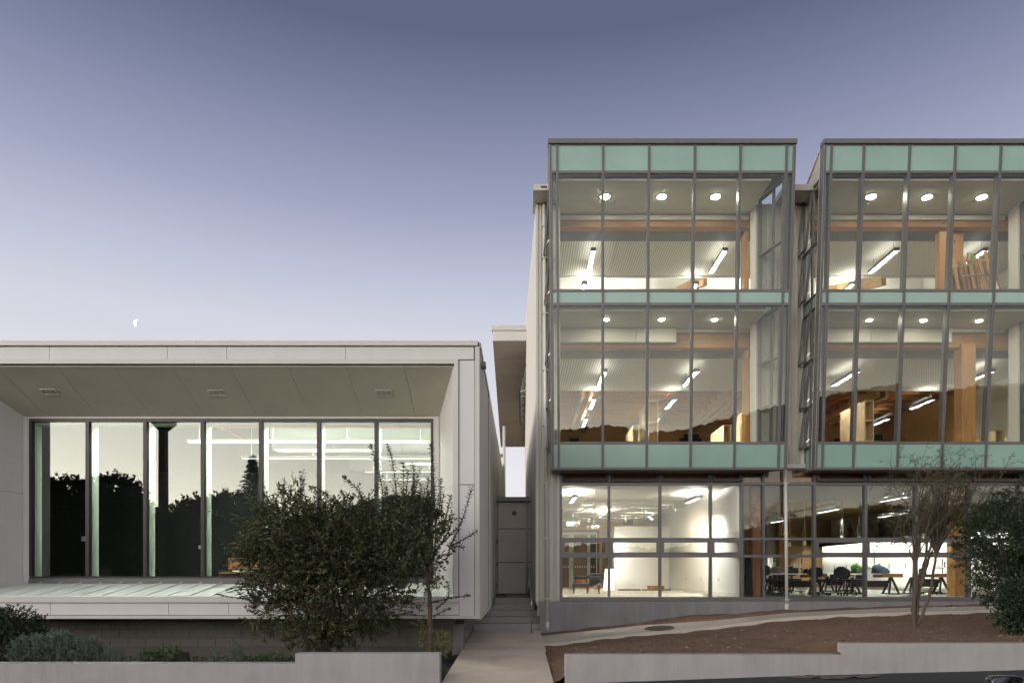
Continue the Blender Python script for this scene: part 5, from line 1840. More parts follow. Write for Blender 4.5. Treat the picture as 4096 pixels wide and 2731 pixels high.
TZ = 1.66
sew_table("white topped sewing table behind the white drain pipe", PX(3084, 20.6), PX(3309, 20.6), PX(3229, 20.6), 20.6, TZ)
sew_table("sewing table with a blue covered machine in the middle of the sewing room", PX(3400, 20.8), PX(3612, 20.8), PX(3528, 20.8), 20.8, TZ)
sew_table("sewing table behind the bare tree's trunks", PX(3640, 21.2), PX(3815, 21.2), PX(3740, 21.2), 21.2, TZ)
sew_table("far sewing table against the plywood wall", PX(3070, 26.0), PX(3175, 26.0), PX(3140, 26.0), 26.0, 1.70)
sew_table("far sewing table in front of the white cupboards", PX(3300, 24.5), PX(3420, 24.5), PX(3380, 24.5), 24.5, 1.68)
task_chair("black task chair beside the timber column, half hidden by the glazing bar", PX(3083, 19.9), 19.9, .4)
task_chair("black task chair far back under the white wall panel", PX(3119, 25.2), 25.2, .2, .95)
task_chair("black task chair just left of the drain pipe's table machine", PX(3172, 21.9), 21.9, -.2, .9)
task_chair("black task chair at the brown end of the first sewing table", PX(3281, 19.9), 19.9, .1, .86)
task_chair("large black task chair seen from behind, between the two sewing tables", PX(3345, 19.6), 19.6, 3.2, .84)
task_chair("black task chair farther back left of the green bundle", PX(3386, 23.4), 23.4, .3, .93)
task_chair("black task chair seen side-on in front of the green bundle", PX(3412, 19.8), 19.8, 1.75, .82)
task_chair("black task chair behind the bare tree at the third sewing table", PX(3725, 20.7), 20.7, .6, .84)


def bundle(label, x, y, w, h, d, mat):
    """a sewing machine under its soft cloth cover"""
    q = thing("machine_cover", label, "machine cover", (x, y, TZ), "cloth covered sewing machines")
    m = MB()
    nu, nv = 18, 9
    rr = random.Random(int(w * 1000))
    vs = []
    for j in range(nv):
        t_ = j / (nv - 1)
        for i in range(nu):
            a = 2 * math.pi * i / nu
            k = (1 - t_ ** 3.2) ** .5 if t_ < 1 else 0.0
            wob = 1 + .06 * math.sin(3 * a + j) + .04 * rr.uniform(-1, 1)
            hump = h * t_ * (1 - .22 * math.cos(a) * (1 if t_ > .3 else .4))
            vs.append((x + math.cos(a) * w * .5 * k * wob, y + math.sin(a) * d * .5 * k * wob, TZ + .001 + hump))
    m.add(vs, [(j * nu + i, j * nu + (i + 1) % nu, (j + 1) * nu + (i + 1) % nu, (j + 1) * nu + i) for j in range(nv - 1) for i in range(nu)], 0, True)
    m.add(vs[:nu], [tuple(range(nu))[::-1]])
    m.build("cover", mat, q)


t = NT("green printed cloth")
f = t.noise(5, 2, .5, dist=1.5)
t.l(t.ramp(f, [(0.3, (0.012, 0.03, 0.08)), (.42, (0.03, 0.10, 0.02)), (.52, (0.16, 0.22, 0.02)), (.6, (0.03, .14, .04)), (.68, (0.30, 0.03, 0.02)), (.75, (0.05, .16, .03))]), t.b.inputs["Base Color"])
t.b.inputs["Roughness"].default_value = .8
M["cloth_green"] = t.m
t = NT("dark blue cloth")
f = t.noise(6, 3, .6, dist=1.0)
t.l(t.ramp(f, [(0.35, (0.004, 0.008, 0.03)), (.55, (0.01, 0.03, 0.06)), (.7, (0.01, 0.07, 0.08))]), t.b.inputs["Base Color"])
t.b.inputs["Roughness"].default_value = .8
M["cloth_blue"] = t.m
bundle("green and red patterned cloth cover over a sewing machine", PX(3432, 21.05), 21.05, .46, .27, .34, "cloth_green")
bundle("dark blue cloth cover over a sewing machine", PX(3522, 21.05), 21.05, .55, .26, .34, "cloth_blue")
bundle("low blue and yellow patterned cloth lying on the first sewing table", PX(3232, 20.8), 20.8, .30, .13, .30, "cloth_blue")


def thread_stand(label, x, y, h):
    q = thing("thread_stand", label, "thread stand", (x, y, TZ), "thread stands")
    MB().tube([(x, y, TZ), (x, y, TZ + h)], .012, 8).build("pole", "black", q)
    MB().tube([(x - .2, y, TZ + h - .04), (x + .02, y, TZ + h)], .008, 6).build("guide_arm", "steel", q)
    boxo("spool_plate", "black", q, x - .26, x + .02, y - .05, y + .05, TZ + .16, TZ + .17)
    for k in range(3):
        MB().lathe([(.042, .0), (.036, .03), (.022, .13), (.012, .14)], (x - .22 + .09 * k, y + .02 * (k % 2), TZ + .171), 12).build("thread_cone", "white", q)
    return q


thread_stand("thread stand with white cones on the first sewing table", PX(3207, 20.9), 20.9, .66)
thread_stand("thin thread stand behind the blue covered machine", PX(3498, 21.2), 21.2, .75)
thread_stand("small thread stand on the table behind the bare tree", PX(3770, 21.5), 21.5, .45)
# hanging power leads
for i, (x, y, Y) in enumerate(((3217, 2170, 23.0), (3367, 2150, 22.6), (3435, 2149, 22.6), (3131, 2150, 25.0), (3158, 2176, 24.0))):
    c = P(x, y, Y)
    q = thing("hanging_socket", ["white socket hung on a lead right of the drain pipe", "white socket on a looped lead in front of the first mannequin", "white socket hung in front of the third mannequin", "dark socket hung on a lead left of the drain pipe", "socket hung on a lead behind the drain pipe"][i], "hanging socket", c, "sockets hung on leads")
    MB().tube([c + Vector((-.02, 0, .06)), c + Vector((-.05, 0, .25)), c + Vector((.01, 0, .6)), Vector((c.x, Y, 4.28))], .007, 6).build("lead", "white", q)
    MB().tube([c + Vector((.02, 0, .06)), c + Vector((.05, 0, .22)), c + Vector((.02, 0, .6)), Vector((c.x + .02, Y, 4.28))], .006, 6).build("lead", "white", q)
    MB().box(c.x - .05, c.x + .05, Y - .035, Y + .035, c.z - .08, c.z + .06).build("socket_body", "white" if i != 3 else "black", q, .012)
# pendant shade
c = P(3160, 2061, 24.5)
q = thing("pendant_shade", "dark dome shade hung on a rod above the drain pipe", "pendant lamp", c)
MB().lathe([(.26, -.06), (.25, -.04), (.16, .05), (.06, .12), (.05, .16)], c, 20).build("shade", "black_gloss", q)
MB().tube([c + Vector((0, 0, .16)), Vector((c.x, c.y, 4.28))], .03, 10).build("rod", "plaster", q)
MB().lathe([(.20, -.055), (.20, -.05)], c, 18).build("diffuser", "white", q)


# dress forms along the cupboard tops
def dress_form(label, x, h, mat, Xp=14.78):
    Y = Xp * F_PX / (x - CX)
    q = thing("dress_form", label, "mannequin", (Xp, Y, 3.05), "dress forms on the cupboards")
    prof = [(.0, .13), (.10, .155), (.22, .13), (.34, .105), (.46, .135), (.58, .15), (.70, .155), (.78, .12), (.83, .06), (.90, .045), (.95, .04)]
    m = MB()
    n = 16
    vs = []
    base = 3.05 + .16
    for t_, r_ in prof:
        for k in range(n):
            a = 2 * math.pi * k / n
            dep = .62 + (.12 if .5 < t_ < .75 and math.cos(a) < 0 else 0)
            vs.append((Xp + math.cos(a) * r_ * dep * h / .8, Y + math.sin(a) * r_ * 1.05 * h / .8, base + t_ * h))
    m.add(vs, [(j * n + i, j * n + (i + 1) % n, (j + 1) * n + (i + 1) % n, (j + 1) * n + i) for j in range(len(prof) - 1) for i in range(n)] + [tuple(range(n))[::-1], tuple(range((len(prof) - 1) * n, len(prof) * n))], 0, True)
    m.build("torso", mat, q)
    MB().tube([(Xp, Y, 3.06), (Xp, Y, base + .02)], .018, 8).build("stand", "black", q)
    MB().lathe([(.13, .0), (.13, .012)], (Xp, Y, 3.051), 14).build("base", "black", q)
    MB().lathe([(.03, 0), (.035, .015), (.012, .04)], (Xp, Y, base + .95 * h), 10).build("neck_cap", "black", q)


M["linen_form"] = plain("linen dress form", (0.42, 0.34, 0.24), .85)
M["brown_form"] = plain("brown dress form", (0.16, 0.09, 0.055), .85)
M["dark_form"] = plain("dark brown dress form", (0.07, 0.042, 0.03), .85)
for x, h, mt, nm in ((3363, .62, "linen_form", "small linen dress form, farthest left on the cupboards"), (3400, .70, "brown_form", "brown dress form second from the left on the cupboards"),
                     (3433, .76, "linen_form", "pale linen dress form third from the left on the cupboards"), (3482, .74, "linen_form", "linen dress form just right of the glazing bar"),
                     (3525, .82, "dark_form", "dark brown dress form right of the glazing bar, tallest"), (3612, .86, "dark_form", "dark dress form behind the bare tree's branches")):
    dress_form(nm, x, h, mt)
# clothes rail with a white garment and a green first aid box on the far wall
q = thing("white_garment", "white garment hanging by the far plywood wall left of the drain pipe", "garment", P(3082, 2273, 28.5))
m = MB()
c = P(3082, 2228, 28.5)
vs = []
for j in range(7):
    t_ = j / 6
    for i in range(8):
        u = (i / 7 - .5) * (.14 + .14 * t_)
        vs.append(c + Vector((u, .03 * math.sin(i * 2.4 + j * .4), -.48 * t_)))
m.add(vs, [(j * 8 + i, j * 8 + i + 1, j * 8 + 8 + i + 1, j * 8 + 8 + i) for j in range(6) for i in range(7)], 0, True)
m.build("cloth", "white", q)
MB().tube([c + Vector((-.6, .0, .03)), c + Vector((.5, 0, .03))], .012, 8).build("rail", "steel", q)
M["aid_green"] = plain("green plastic", (0.02, 0.22, 0.10), .4)
q = thing("first_aid_box", "small green box on the far wall beside the white garment", "box", P(3098, 2245, 29.8))
MB().box(PX(3090, 29.8), PX(3106, 29.8), 29.75, 29.89, PZ(2245, 29.8), PZ(2229, 29.8)).build("case", "aid_green", q, .01)
MB().box(PX(3095, 29.8), PX(3101, 29.8), 29.742, 29.749, PZ(2240, 29.8), PZ(2234, 29.8)).build("label", "white", q)
# dark curtain beside the timber column
q = thing("curtain", "dark grey curtain gathered beside the red timber column", "curtain", (PX(2990, 18.9), 18.9, Z0F))
m = MB()
vs = []
for j in range(8):
    t_ = j / 7
    for i in range(22):
        u = i / 21
        vs.append((PX(2974, 18.9) + (.24 - .10 * t_) * u + .03 * t_, 18.85 + .035 * math.sin(i * 1.7), Z0F + .03 + t_ * 1.1))
m.add(vs, [(j * 22 + i, j * 22 + i + 1, j * 22 + 23 + i, j * 22 + 22 + i) for j in range(7) for i in range(21)], 0, True)
M["curtain"] = plain("charcoal curtain", (0.035, 0.037, 0.042), .9)
m.build("cloth", "curtain", q)
# ================================================================== plants
M["leaf_bush"] = leafmat("dark evergreen leaves", [(0.016, 0.027, 0.008), (0.036, 0.055, 0.016), (0.062, 0.085, 0.027), (0.105, 0.125, 0.045), (0.14, 0.085, 0.04)], .4, .2)
M["leaf_apple"] = leafmat("broad green leaves", [(0.026, 0.042, 0.013), (0.055, 0.076, 0.025), (0.10, 0.12, 0.048), (0.17, 0.18, 0.095)], .45, .25)
M["leaf_wattle"] = leafmat("narrow olive leaves", [(0.045, 0.050, 0.016), (0.085, 0.088, 0.03), (0.13, 0.13, 0.048), (0.10, 0.07, 0.035)], .55, .25)
M["leaf_shrub"] = leafmat("dark shrub leaves", [(0.012, 0.022, 0.009), (0.026, 0.045, 0.016), (0.048, 0.072, 0.028), (0.085, 0.11, 0.055)], .4, .2)
M["leaf_gloss"] = leafmat("glossy green leaves", [(0.012, 0.030, 0.011), (0.022, 0.050, 0.018), (0.038, 0.075, 0.028), (0.085, 0.125, 0.065)], .3, .2)
M["leaf_silver"] = leafmat("silver grey leaves", [(0.085, 0.115, 0.085), (0.13, 0.165, 0.125), (0.19, 0.225, 0.18), (0.26, 0.29, 0.24)], .75, .15)
M["leaf_varieg"] = leafmat("yellow edged leaves", [(0.06, 0.085, 0.02), (0.20, 0.19, 0.05), (0.34, 0.30, 0.10), (0.10, 0.11, 0.03)], .5, .2)
M["leaf_soft"] = leafmat("mid green leaves", [(0.03, 0.07, 0.018), (0.06, 0.12, 0.03), (0.09, 0.16, 0.045)], .5, .25)
M["leaf_far"] = leafmat("dark distant leaves", [(0.012, 0.018, 0.007), (0.022, 0.032, 0.012)], .7, .05)


def leaves(name, base, dirs, nrm, L, W, mat, parent, fold=.25):
    """one small folded blade for each row of the arrays"""
    n = len(base)
    dirs = dirs / (np.linalg.norm(dirs, axis=1, keepdims=True) + 1e-9)
    side = np.cross(dirs, nrm)
    side /= (np.linalg.norm(side, axis=1, keepdims=True) + 1e-9)
    up = np.cross(side, dirs)
    L, W = L[:, None], W[:, None]
    mid = base + dirs * L * .45
    v = np.stack([base, mid + side * W * .5 + up * W * fold, base + dirs * L - up * L * .06, mid - side * W * .5 + up * W * fold], 1).reshape(-1, 3)
    v = v - np.array(wloc(parent))
    me = bpy.data.meshes.new(name)
    me.vertices.add(4 * n)
    me.vertices.foreach_set("co", v.astype(np.float32).ravel())
    i0 = np.arange(n) * 4
    tri = np.stack([i0, i0 + 1, i0 + 2, i0, i0 + 2, i0 + 3], 1).reshape(-1)
    me.loops.add(6 * n)
    me.loops.foreach_set("vertex_index", tri.astype(np.int32))
    me.polygons.add(2 * n)
    me.polygons.foreach_set("loop_start", (np.arange(2 * n) * 3).astype(np.int32))
    me.polygons.foreach_set("loop_total", np.full(2 * n, 3, np.int32))
    me.materials.append(M[mat])
    me.update()
    me.validate()
    o = bpy.data.objects.new(name, me)
    COL.objects.link(o)
    o.parent = parent
    return o


def in_blobs(rg, blobs, n, shell=.55):
    """points spread through a union of ellipsoids, denser near the skin"""
    vol = np.array([b[3] * b[4] * b[5] for b in blobs])
    pick = rg.choice(len(blobs), n, p=vol / vol.sum())
    B = np.array(blobs)[pick]
    d = rg.normal(size=(n, 3))
    d /= np.linalg.norm(d, axis=1, keepdims=True)
    r = rg.uniform(0, 1, n) ** (1 / 3.0)
    r = np.where(rg.uniform(size=n) < shell, .72 + .36 * rg.uniform(size=n) ** 1.5, r)
    return B[:, :3] + d * r[:, None] * B[:, 3:], d


def twiggy(name, parent, rg, blobs, n_twig, per, tl, L, W, mat, up=.5, stem=None, woody="bark_dark", shell=.55, droop=0.0, spread=.9):
    """twigs with whorls of leaves through the blobs; thin twig wood too"""
    c, d = in_blobs(rg, blobs, n_twig, shell)
    d = d * .8 + rg.normal(size=d.shape) * .45
    d[:, 2] += up - droop
    d /= np.linalg.norm(d, axis=1, keepdims=True)
    tls = tl * rg.uniform(.6, 1.4, n_twig)
    t_ = rg.uniform(0, 1, (n_twig, per)) ** .8
    base = c[:, None, :] + d[:, None, :] * (t_ * tls[:, None])[..., None]
    rnd = rg.normal(size=(n_twig, per, 3))
    ld = d[:, None, :] * .75 + rnd * spread * .6
    nr = rg.normal(size=(n_twig * per, 3)) + np.array([0, -.3, 1.1])
    N = n_twig * per
    o = leaves(name, base.reshape(-1, 3), ld.reshape(-1, 3), nr, L * rg.uniform(.65, 1.25, N), W * rg.uniform(.7, 1.2, N), mat, parent)
    m = MB()
    for i in range(0, n_twig, 2):
        a = Vector(c[i] - d[i] * tls[i] * .8)
        b = Vector(c[i] + d[i] * tls[i])
        m.tube([a, b], [.006, .002], 3, cap=False)
    tw = m.build("twigs", woody, parent)
    tw["kind"] = "stuff"
    return o, c


def pxblob(x, y, rx, ry, Y, rd):
    p = P(x, y, Y)
    return (p.x, p.y, p.z, rx * Y / F_PX, rd, ry * Y / F_PX)


def curve(pts, n=6, jit=0.0, rr=None):
    """smooth polyline through points"""
    pts = [Vector(p) for p in pts]
    out = []
    for i in range(len(pts) - 1):
        p0, p1, p2, p3 = pts[max(i - 1, 0)], pts[i], pts[i + 1], pts[min(i + 2, len(pts) - 1)]
        for k in range(n):
            t_ = k / n
            q = .5 * ((2 * p1) + (p2 - p0) * t_ + (2 * p0 - 5 * p1 + 4 * p2 - p3) * t_ * t_ + (3 * p1 - p0 - 3 * p2 + p3) * t_ ** 3)
            if rr:
                q += Vector((rr.uniform(-jit, jit), rr.uniform(-jit, jit), rr.uniform(-jit, jit)))
            out.append(q)
    out.append(pts[-1])
    return out


# ---- big dark bush
BYb = 12.6
bu = thing("evergreen_bush", "large dark dense evergreen bush in front of the wide window", "bush", (PX(1300, BYb), BYb, .02))
rg = np.random.default_rng(7)
blobs = [pxblob(1185, 2165, 200, 150, BYb, .75), pxblob(1345, 2210, 220, 170, BYb, .85), pxblob(1120, 2300, 130, 120, BYb, .6), pxblob(1380, 2400, 230, 150, BYb, .8), pxblob(1160, 2075, 105, 95, BYb, .5),
         pxblob(1075, 2440, 75, 100, BYb, .4), pxblob(1290, 2520, 150, 75, BYb, .6), pxblob(1020, 2215, 65, 60, BYb, .35), pxblob(1400, 2080, 120, 80, BYb, .5), pxblob(1450, 2330, 95, 140, BYb, .5), pxblob(1262, 1985, 32, 48, BYb, .15), pxblob(1190, 1990, 55, 50, BYb, .25), pxblob(1085, 2360, 90, 60, BYb, .35), pxblob(955, 2345, 30, 30, BYb, .15)]
twiggy("crown", bu, rg, blobs, 2500, 12, .19, .088, .027, "leaf_bush", up=.3, shell=.5)


def sprigs(name, parent, rg, blobs, n, length, L, W, mat, up=.7, side=0.0, gap=.018, woody="bark_dark"):
    """long leafy shoots that stick out of the crown's skin"""
    c, d = in_blobs(rg, blobs, n, 1.0)
    d = d + rg.normal(size=d.shape) * .3
    d[:, 2] += up
    d /= np.linalg.norm(d, axis=1, keepdims=True)
    bs, ds, ns = [], [], []
    m_ = MB()
    for i in range(n):
        ll = length * rg.uniform(.5, 1.5)
        bend = rg.normal(size=3) * .12 * ll
        k = max(4, int(ll / gap))
        t_ = np.linspace(0, 1, k)[:, None]
        pts = c[i] + d[i] * t_ * ll + bend * t_ ** 2
        m_.tube([Vector(pts[0]), Vector(pts[k // 2]), Vector(pts[-1])], [.005, .0035, .0015], 3, cap=False)
        az = np.arange(k) * 2.4 + rg.uniform(0, 6)
        o_ = np.stack([np.cos(az), np.sin(az), 0 * az], 1)
        bs.append(pts)
        ds.append(o_ + d[i] * rg.uniform(.3, 1.0, (k, 1)) + rg.normal(size=(k, 3)) * .15)
        ns.append(d[i] + rg.normal(size=(k, 3)) * .3)
    b__ = np.concatenate(bs)
    N = len(b__)
    leaves(name, b__, np.concatenate(ds), np.concatenate(ns), L * rg.uniform(.7, 1.2, N), W * rg.uniform(.75, 1.2, N), mat, parent)
    tw = m_.build("twigs", woody, parent)
    tw["kind"] = "stuff"


sprigs("sprig_leaves", bu, rg, blobs, 420, .42, .082, .025, "leaf_bush", up=.35)
m = MB()
rr = random.Random(8)
for k in range(14):
    b0 = P(1290 + rr.uniform(-25, 25), 2600, BYb + rr.uniform(-.15, .15))
    tip = P(rr.uniform(1030, 1520), rr.uniform(2050, 2400), BYb + rr.uniform(-.5, .5))
    mid = b0.lerp(tip, .5) + Vector((rr.uniform(-.15, .15), rr.uniform(-.1, .1), -.1))
    pts = curve([b0, mid, tip], 6, .02, rr)
    m.tube(pts, [.035 * (1 - i / len(pts)) + .008 for i in range(len(pts))], 6)
m.build("stem", "bark", bu)

# ---- sapling with long upright shoots
SYp = 12.35
sa = thing("apple_sapling", "young tree with pale trunk and upright leafy shoots by the white column", "sapling", (PX(1722, SYp), SYp, .05))


def zq(x, y, Y=SYp):
    return P(900 + x / 1.781, 1740 + y / 1.781, Y)


m = MB()
tr_ = curve([zq(1465, 1560), zq(1460, 1380), zq(1462, 1200), zq(1440, 1040), zq(1405, 900), zq(1340, 760), zq(1300, 640)], 5, .008, rr)
m.tube(tr_, [.052 - .038 * i / len(tr_) for i in range(len(tr_))], 9)
t2 = curve([zq(1440, 1040), zq(1490, 850), zq(1500, 600), zq(1480, 300)], 5, .006, rr)
m.tube(t2, [.026 - .02 * i / len(t2) for i in range(len(t2))], 7)
m.build("trunk", "bark", sa)
shoots = [((1150, 640), (1110, 330), (1040, 75)), ((1230, 620), (1210, 300), (1165, 75)), ((1260, 650), (1270, 400), (1272, 195)), ((1330, 650), (1350, 400), (1338, 205)), ((1480, 620), (1488, 330), (1468, 55)),
          ((1040, 620), (960, 410), (848, 298)), ((1600, 800), (1690, 600), (1760, 368)), ((1600, 800), (1700, 740), (1795, 685)), ((1500, 650), (1535, 460), (1535, 315)), ((1530, 720), (1580, 560), (1605, 430)),
          ((1400, 700), (1395, 500), (1400, 345)), ((1100, 660), (1075, 500), (1085, 350)), ((1470, 1190), (1600, 1160), (1738, 1140)), ((1540, 780), (1600, 660), (1622, 555)), ((1300, 640), (1290, 420), (1310, 250)),
          ((1180, 660), (1140, 480), (1150, 380)), ((1450, 640), (1440, 430), (1450, 300)), ((1500, 1240), (1590, 1150), (1585, 1050)), ((1480, 1290), (1560, 1250), (1600, 1230)), ((1050, 700), (985, 560), (990, 470)),
          ((1590, 820), (1650, 790), (1700, 800)), ((1560, 700), (1540, 560), (1560, 420))]
m = MB()
lb_, ld_, ln_ = [], [], []
rg = np.random.default_rng(12)
for a, b, c in shoots:
    yo = SYp + rr.uniform(-.3, .3)
    pts = curve([zq(*a, yo), zq(*b, yo), zq(*c, yo)], 8, .004, rr)
    MB().tube(pts, [.010 * (1 - i / len(pts)) + .0025 for i in range(len(pts))], 5).build("shoot", "bark_dark", sa)
    seg = sum((pts[i + 1] - pts[i]).length for i in range(len(pts) - 1))
    nl = int(seg / .016)
    for k in range(nl):
        t_ = (k + .3) / nl
        f_ = t_ * (len(pts) - 1)
        i = min(int(f_), len(pts) - 2)
        p = pts[i].lerp(pts[i + 1], f_ - i)
        d = (pts[i + 1] - pts[i]).normalized()
        az = k * 2.4 + rr.uniform(-.4, .4)
        o_ = Vector((math.cos(az), math.sin(az), 0))
        o_ = (o_ - d * o_.dot(d)).normalized()
        lb_.append(p)
        ld_.append(o_ + d * rr.uniform(.15, .7) + Vector((0, 0, rr.uniform(-.3, .25))))
        ln_.append(d + o_ * rr.uniform(-.5, .3))
n = len(lb_)
leaves("shoot_leaves", np.array([tuple(v) for v in lb_]), np.array([tuple(v) for v in ld_]), np.array([tuple(v) for v in ln_]), rg.uniform(.06, .10, n), rg.uniform(.034, .052, n), "leaf_apple", sa)


def zblob(x, y, rx, ry, rd, Y=SYp):
    return pxblob(900 + x / 1.781, 1740 + y / 1.781, rx / 1.781, ry / 1.781, Y, rd)


twiggy("crown", sa, rg, [zblob(1310, 640, 210, 210, .5), zblob(1490, 740, 110, 190, .4), zblob(1290, 900, 230, 170, .55), zblob(1380, 1090, 170, 140, .4), zblob(1170, 760, 150, 180, .45), zblob(1560, 860, 55, 90, .2)], 520, 10, .16, .068, .036, "leaf_apple", up=.6, shell=.35)
sprigs("sprig_leaves", sa, rg, [zblob(1310, 640, 200, 190, .45), zblob(1490, 740, 110, 180, .35), zblob(1290, 950, 200, 160, .5), zblob(1200, 760, 150, 180, .45)], 120, .42, .066, .034, "leaf_apple", up=1.1, gap=.024)

# ---- variegated low shrub by the path
vs_ = thing("variegated_shrub", "low yellow edged shrub at the foot of the sapling beside the path", "shrub", (PX(1740, 12.3), 12.3, .0))
rg = np.random.default_rng(21)
twiggy("crown", vs_, rg, [pxblob(1735, 2560, 55, 40, 12.3, .2), pxblob(1808, 2562, 36, 18, 12.2, .1), pxblob(1760, 2600, 40, 28, 12.2, .2), pxblob(1690, 2500, 40, 30, 12.4, .2)], 150, 9, .09, .032, .018, "leaf_varieg", up=.4)

# ---- plants left of the bush
ds = thing("dark_shrub", "dark green shrub at the left edge in front of the block wall", "shrub", (PX(60, 12.2), 12.2, .03))
rg = np.random.default_rng(31)
twiggy("crown", ds, rg, [pxblob(30, 2560, 140, 95, 12.2, .6), pxblob(60, 2480, 70, 45, 12.2, .3), pxblob(140, 2500, 35, 28, 12.2, .2), pxblob(130, 2590, 70, 70, 12.2, .3), pxblob(-60, 2500, 90, 70, 12.2, .4)], 1500, 13, .10, .046, .02, "leaf_shrub", up=.4)
ss = thing("silver_shrub", "spreading silver grey leafed shrub behind the low garden wall", "shrub", (PX(270, 11.8), 11.8, .05))
rg = np.random.default_rng(33)
twiggy("crown", ss, rg, [pxblob(125, 2600, 60, 48, 11.8, .3), pxblob(215, 2590, 70, 55, 11.8, .35), pxblob(320, 2610, 80, 45, 11.8, .35), pxblob(355, 2580, 32, 26, 11.8, .2), pxblob(235, 2555, 30, 22, 11.9, .15), pxblob(430, 2625, 50, 24, 11.8, .25), pxblob(475, 2635, 25, 14, 11.8, .15), pxblob(90, 2630, 40, 30, 11.7, .25)], 1300, 17, .09, .042, .010, "leaf_silver", up=.8, woody="leaf_silver", spread=1.1)
for i, (x, y, rx, ry, nn, lab) in enumerate(((944, 2608, 28, 34, 130, "upright silver leafed plant left of the dark bush"), (858, 2632, 20, 18, 60, "small low silver plant right of the tree stump"))):
    q = thing("silver_plant", lab, "plant", (PX(x, 11.9), 11.9, .05))
    rg = np.random.default_rng(40 + i)
    twiggy("crown", q, rg, [pxblob(x, y, rx, ry, 11.9, .12), pxblob(x + 4, y - 22, rx * .6, ry * .6, 11.9, .08)], nn, 14, .07, .026, .006, "leaf_silver", up=.9, woody="leaf_silver", spread=1.0)
q = thing("leafy_plant", "mid green broad leafed plant beside the tree stump", "plant", (PX(648, 11.8), 11.8, .05))
rg = np.random.default_rng(44)
twiggy("crown", q, rg, [pxblob(620, 2632, 45, 22, 11.8, .15), pxblob(675, 2622, 45, 24, 11.8, .15), pxblob(600, 2640, 30, 12, 11.7, .1)], 62, 7, .09, .085, .032, "leaf_soft", up=.5)
gc = thing("ground_cover", "low green ground cover between the dark bush and the garden wall", "ground cover", (PX(1060, 11.8), 11.8, .05), None, "stuff")
twiggy("foliage", gc, rg, [pxblob(1000, 2640, 90, 10, 11.8, .2), pxblob(1100, 2635, 70, 16, 11.8, .2), pxblob(800, 2643, 60, 6, 11.7, .15), pxblob(500, 2645, 80, 6, 11.7, .1)], 150, 7, .06, .045, .02, "leaf_soft", up=.6)
# stump
sp_ = P(725, 2646, 11.95)
q = thing("tree_stump", "short weathered tree stump behind the low garden wall", "tree stump", (sp_.x, 11.95, sp_.z - .06))
m = MB()
n = 18
vs = []
rs_ = random.Random(2)
ra = [rs_.uniform(.85, 1.15) for _ in range(n)]
for z, r_ in ((-.06, .15), (.05, .12), (.13, .11), (.165, .105)):
    for k in range(n):
        a = 2 * math.pi * k / n
        vs.append((sp_.x + math.cos(a) * r_ * ra[k], 11.95 + math.sin(a) * r_ * ra[k], sp_.z + z + (.03 * rs_.random() if z > .15 else 0)))
m.add(vs, [(j * n + i, j * n + (i + 1) % n, (j + 1) * n + (i + 1) % n, (j + 1) * n + i) for j in range(3) for i in range(n)] + [tuple(range(3 * n, 4 * n))], 0, False)
m.build("trunk", "bark_dark", q)

# ---- bare multi-stemmed tree
TYp = 14.0
bt = thing("bare_tree", "sparse small tree with several slim trunks on the soil bank", "tree", (PX(3653, TYp), TYp, PZ(2514, TYp)))


def tq(x, y, Y=TYp):
    return P(3350 + x / 2.091, 1850 + y / 2.091, Y)


rr = random.Random(77)
m = MB()
stems = [([(640, 1400), (640, 1180), (655, 960), (655, 740), (668, 540), (690, 380), (720, 200)], .046, 0), ([(655, 1395), (675, 1150), (700, 920), (765, 740), (835, 560), (880, 400), (930, 220)], .036, .25),
         ([(665, 1380), (720, 1240), (785, 1040), (815, 830), (865, 660), (1000, 480), (1130, 410), (1300, 330)], .036, -.2), ([(690, 1020), (790, 740), (860, 560), (990, 440), (1080, 260)], .030, .35), ([(650, 840), (600, 745), (590, 690), (520, 655), (440, 690)], .017, -.2),
         ([(700, 1050), (740, 820), (740, 600), (790, 380), (830, 120)], .026, -.35), ([(660, 560), (610, 400), (540, 300), (400, 250)], .016, .1)]
ends = []
for pl, r0, yo in stems:
    pts = curve([tq(x, y, TYp + yo * i / (len(pl) - 1)) for i, (x, y) in enumerate(pl)], 5, .012, rr)
    m.tube(pts, [r0 * (1 - .82 * i / len(pts)) for i in range(len(pts))], 8)
    for i in range(int(len(pts) * .45), len(pts)):
        ends.append((pts[i], (pts[i] - pts[i - 1]).normalized(), r0 * (1 - .82 * i / len(pts))))
m.build("trunk", "bark", bt)
m = MB()
twg = []
# crown limits in the picture: leave gaps, spread wide
for k in range(170):
    p, d, r_ = rr.choice(ends)
    tgt = tq(860 + rr.gauss(0, 290), 290 + rr.gauss(0, 190), TYp + rr.gauss(0, .7))
    dd = (tgt - p)
    L_ = min(dd.length, rr.uniform(.5, 1.5))
    if L_ < .12:
        continue
    dd = (dd.normalized() * .8 + d * .6 + Vector((0, 0, .15))).normalized()
    e = p + dd * L_
    pts = curve([p, p.lerp(e, .5) + Vector((rr.uniform(-.1, .1), rr.uniform(-.1, .1), rr.uniform(-.02, .12))), e + Vector((0, 0, rr.uniform(-.12, .08)))], 4, .012, rr)
    m.tube(pts, [max(.0032, min(r_ * .75, .017) * (1 - .85 * i / len(pts))) for i in range(len(pts))], 4, cap=False)
    for i in range(2, len(pts)):
        twg.append((pts[i], (pts[i] - pts[i - 1]).normalized()))
b_, d_, l_ = [], [], []
